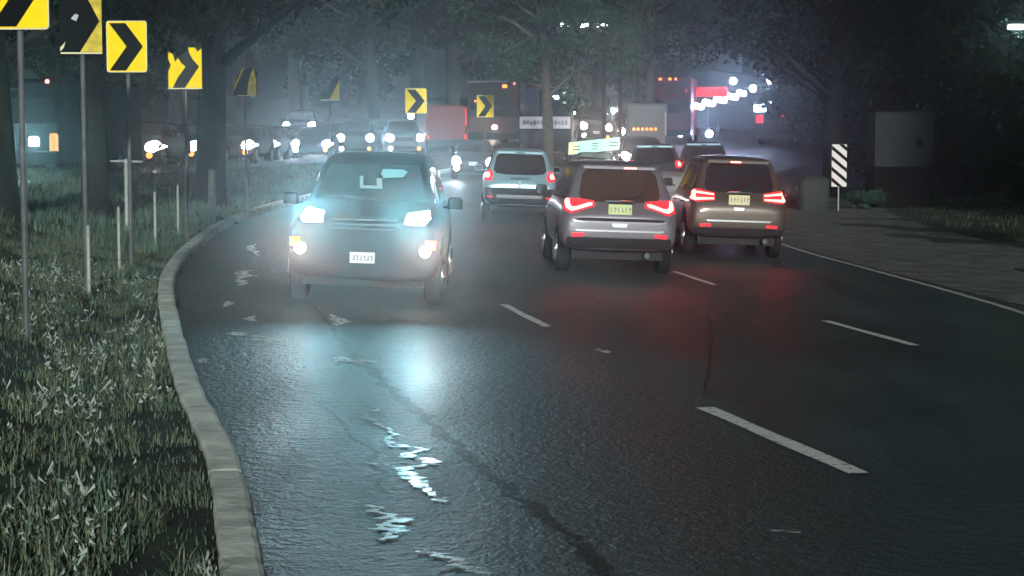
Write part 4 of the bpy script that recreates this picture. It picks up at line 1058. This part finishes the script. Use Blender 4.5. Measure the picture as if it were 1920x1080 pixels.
def verge_points(n, omin, omax, s0, s1, seed, clump=.0, pw=1.0):
    rs = np.random.default_rng(seed)
    s = s0 + (s1-s0)*rs.random(n)**pw
    o = omin + (omax-omin)*rs.random(n)
    ix = np.interp(s, KS, np.arange(len(KS)))
    i = ix.astype(int).clip(0, len(KP)-2); t = (ix-i)[:, None]
    c = KP[i]*(1-t)+KP[i+1]*t; nrm = KN[i]
    p = c + nrm*o[:, None]
    if clump > 0:
        k = np.array([noise.noise(Vector((a*1.1, b*.8, 9.0))) + .6*noise.noise(Vector((a*3.3, b*2.5, 2.0))) for a, b in p])
        p = p[k > clump - .5 + .0]
    return p
M_DRYG = mat('dry_grass', (0.15, 0.17, 0.10), 0.8, var=.5, vscale=2.5)
tag(blades('grass', 0, verge_points(110000, -5.0, -.22, 11, 40, 1, .46, 1.3), .02, .09, .009, M_GRASS, 1.6, 5), 'rough short green grass on the verge left of the kerb', 'grass', None, 'stuff')
tag(blades('dry_grass', 0, verge_points(60000, -5.0, -.22, 11, 40, 41, .50, 1.3), .03, .13, .007, M_DRYG, 1.8, 9), 'matted dry grass blades through the left verge', 'grass', None, 'stuff')
tag(blades('thin_grass', 0, verge_points(26000, -5.0, -.2, 11, 40, 77, 0, 1.3), .015, .06, .008, M_GRASS, 1.8, 15), 'thin low grass over the bare spots of the left verge', 'grass', None, 'stuff')
tag(blades('far_grass', 0, verge_points(45000, -7.5, -.22, 38, 75, 2, .35), .06, .24, .022, M_GRASS, .9, 6), 'short grass on the median under the trunks', 'grass', None, 'stuff')
tag(blades('tall_weeds', 0, verge_points(7000, -5.0, -.4, 12, 34, 3, .72, 1.3), .12, .34, .008, M_GRASS, 1.0, 7), 'taller green weeds in the left verge grass', 'weeds', None, 'stuff')
# pale dry weeds with forked heads
def dry_weeds():
    rs = np.random.default_rng(21); rd = random.Random(21); mb = MB()
    pts = verge_points(3800, -3.4, -.22, 11, 34, 22, .62, 1.25)
    for (x, y) in pts:
        z = gh(x, y); H = rd.uniform(.06, .26)
        H *= .8; big = rd.random() < .05
        for k in range(rd.randint(1, 4)):
            a = rd.uniform(0, 6.28); l = rd.uniform(.012, .045) * (2.2 if big else 1); w = rd.uniform(.0025, .005)
            c, s = math.cos(a), math.sin(a); n = (-s*w, c*w)
            z0 = z + H*rd.uniform(.3, 1); z1 = z0 + l*rd.uniform(-.2, 1.4)
            mb.add([(x-n[0], y-n[1], z0), (x+n[0], y+n[1], z0), (x+c*l+n[0]*1.5, y+s*l+n[1]*1.5, z1), (x+c*l, y+s*l, z1+.02), (x+c*l-n[0]*1.5, y+s*l-n[1]*1.5, z1)], [(0, 1, 2, 3, 4)])
    o = mb.build('dry_weeds', M_DRY); tag(o, 'pale dry weed stalks and leaves beside the kerb', 'weeds', None, 'stuff')
dry_weeds()
M_GRASS = mat('shade_dark_grass', (0.035, 0.05, 0.03), 0.8, var=.4, vscale=1.4)  # darker copy of the grass; the right side's darkness is in the colour
tag(blades('verge_grass', 0, verge_points(9000, RW+5.5, RW+16, 45, 80, 31, .5), .04, .12, .03, M_GRASS, .7, 8), 'thin grass on the right verge', 'grass', None, 'stuff')

# ------------------------------------------------------------------ haze: one closed box of even density
hm = bpy.data.materials.new('haze'); hm.use_nodes = True
for n in list(hm.node_tree.nodes): hm.node_tree.nodes.remove(n)
ho = hm.node_tree.nodes.new('ShaderNodeOutputMaterial'); hv = hm.node_tree.nodes.new('ShaderNodeVolumePrincipled')
hv.inputs['Color'].default_value = (.86, .94, .96, 1); hv.inputs['Density'].default_value = HAZE; hv.inputs['Anisotropy'].default_value = 0.93
hm.node_tree.links.new(hv.outputs[0], ho.inputs['Volume'])
hz = MB(); hz.box((-230, -45, -3), (270, 410, 30)); hzo = hz.build('haze', hm); tag(hzo, 'thin night haze over the road', 'haze', None, 'stuff')
hzo.visible_shadow = True
print('kerb offsets of the edge line', eo)
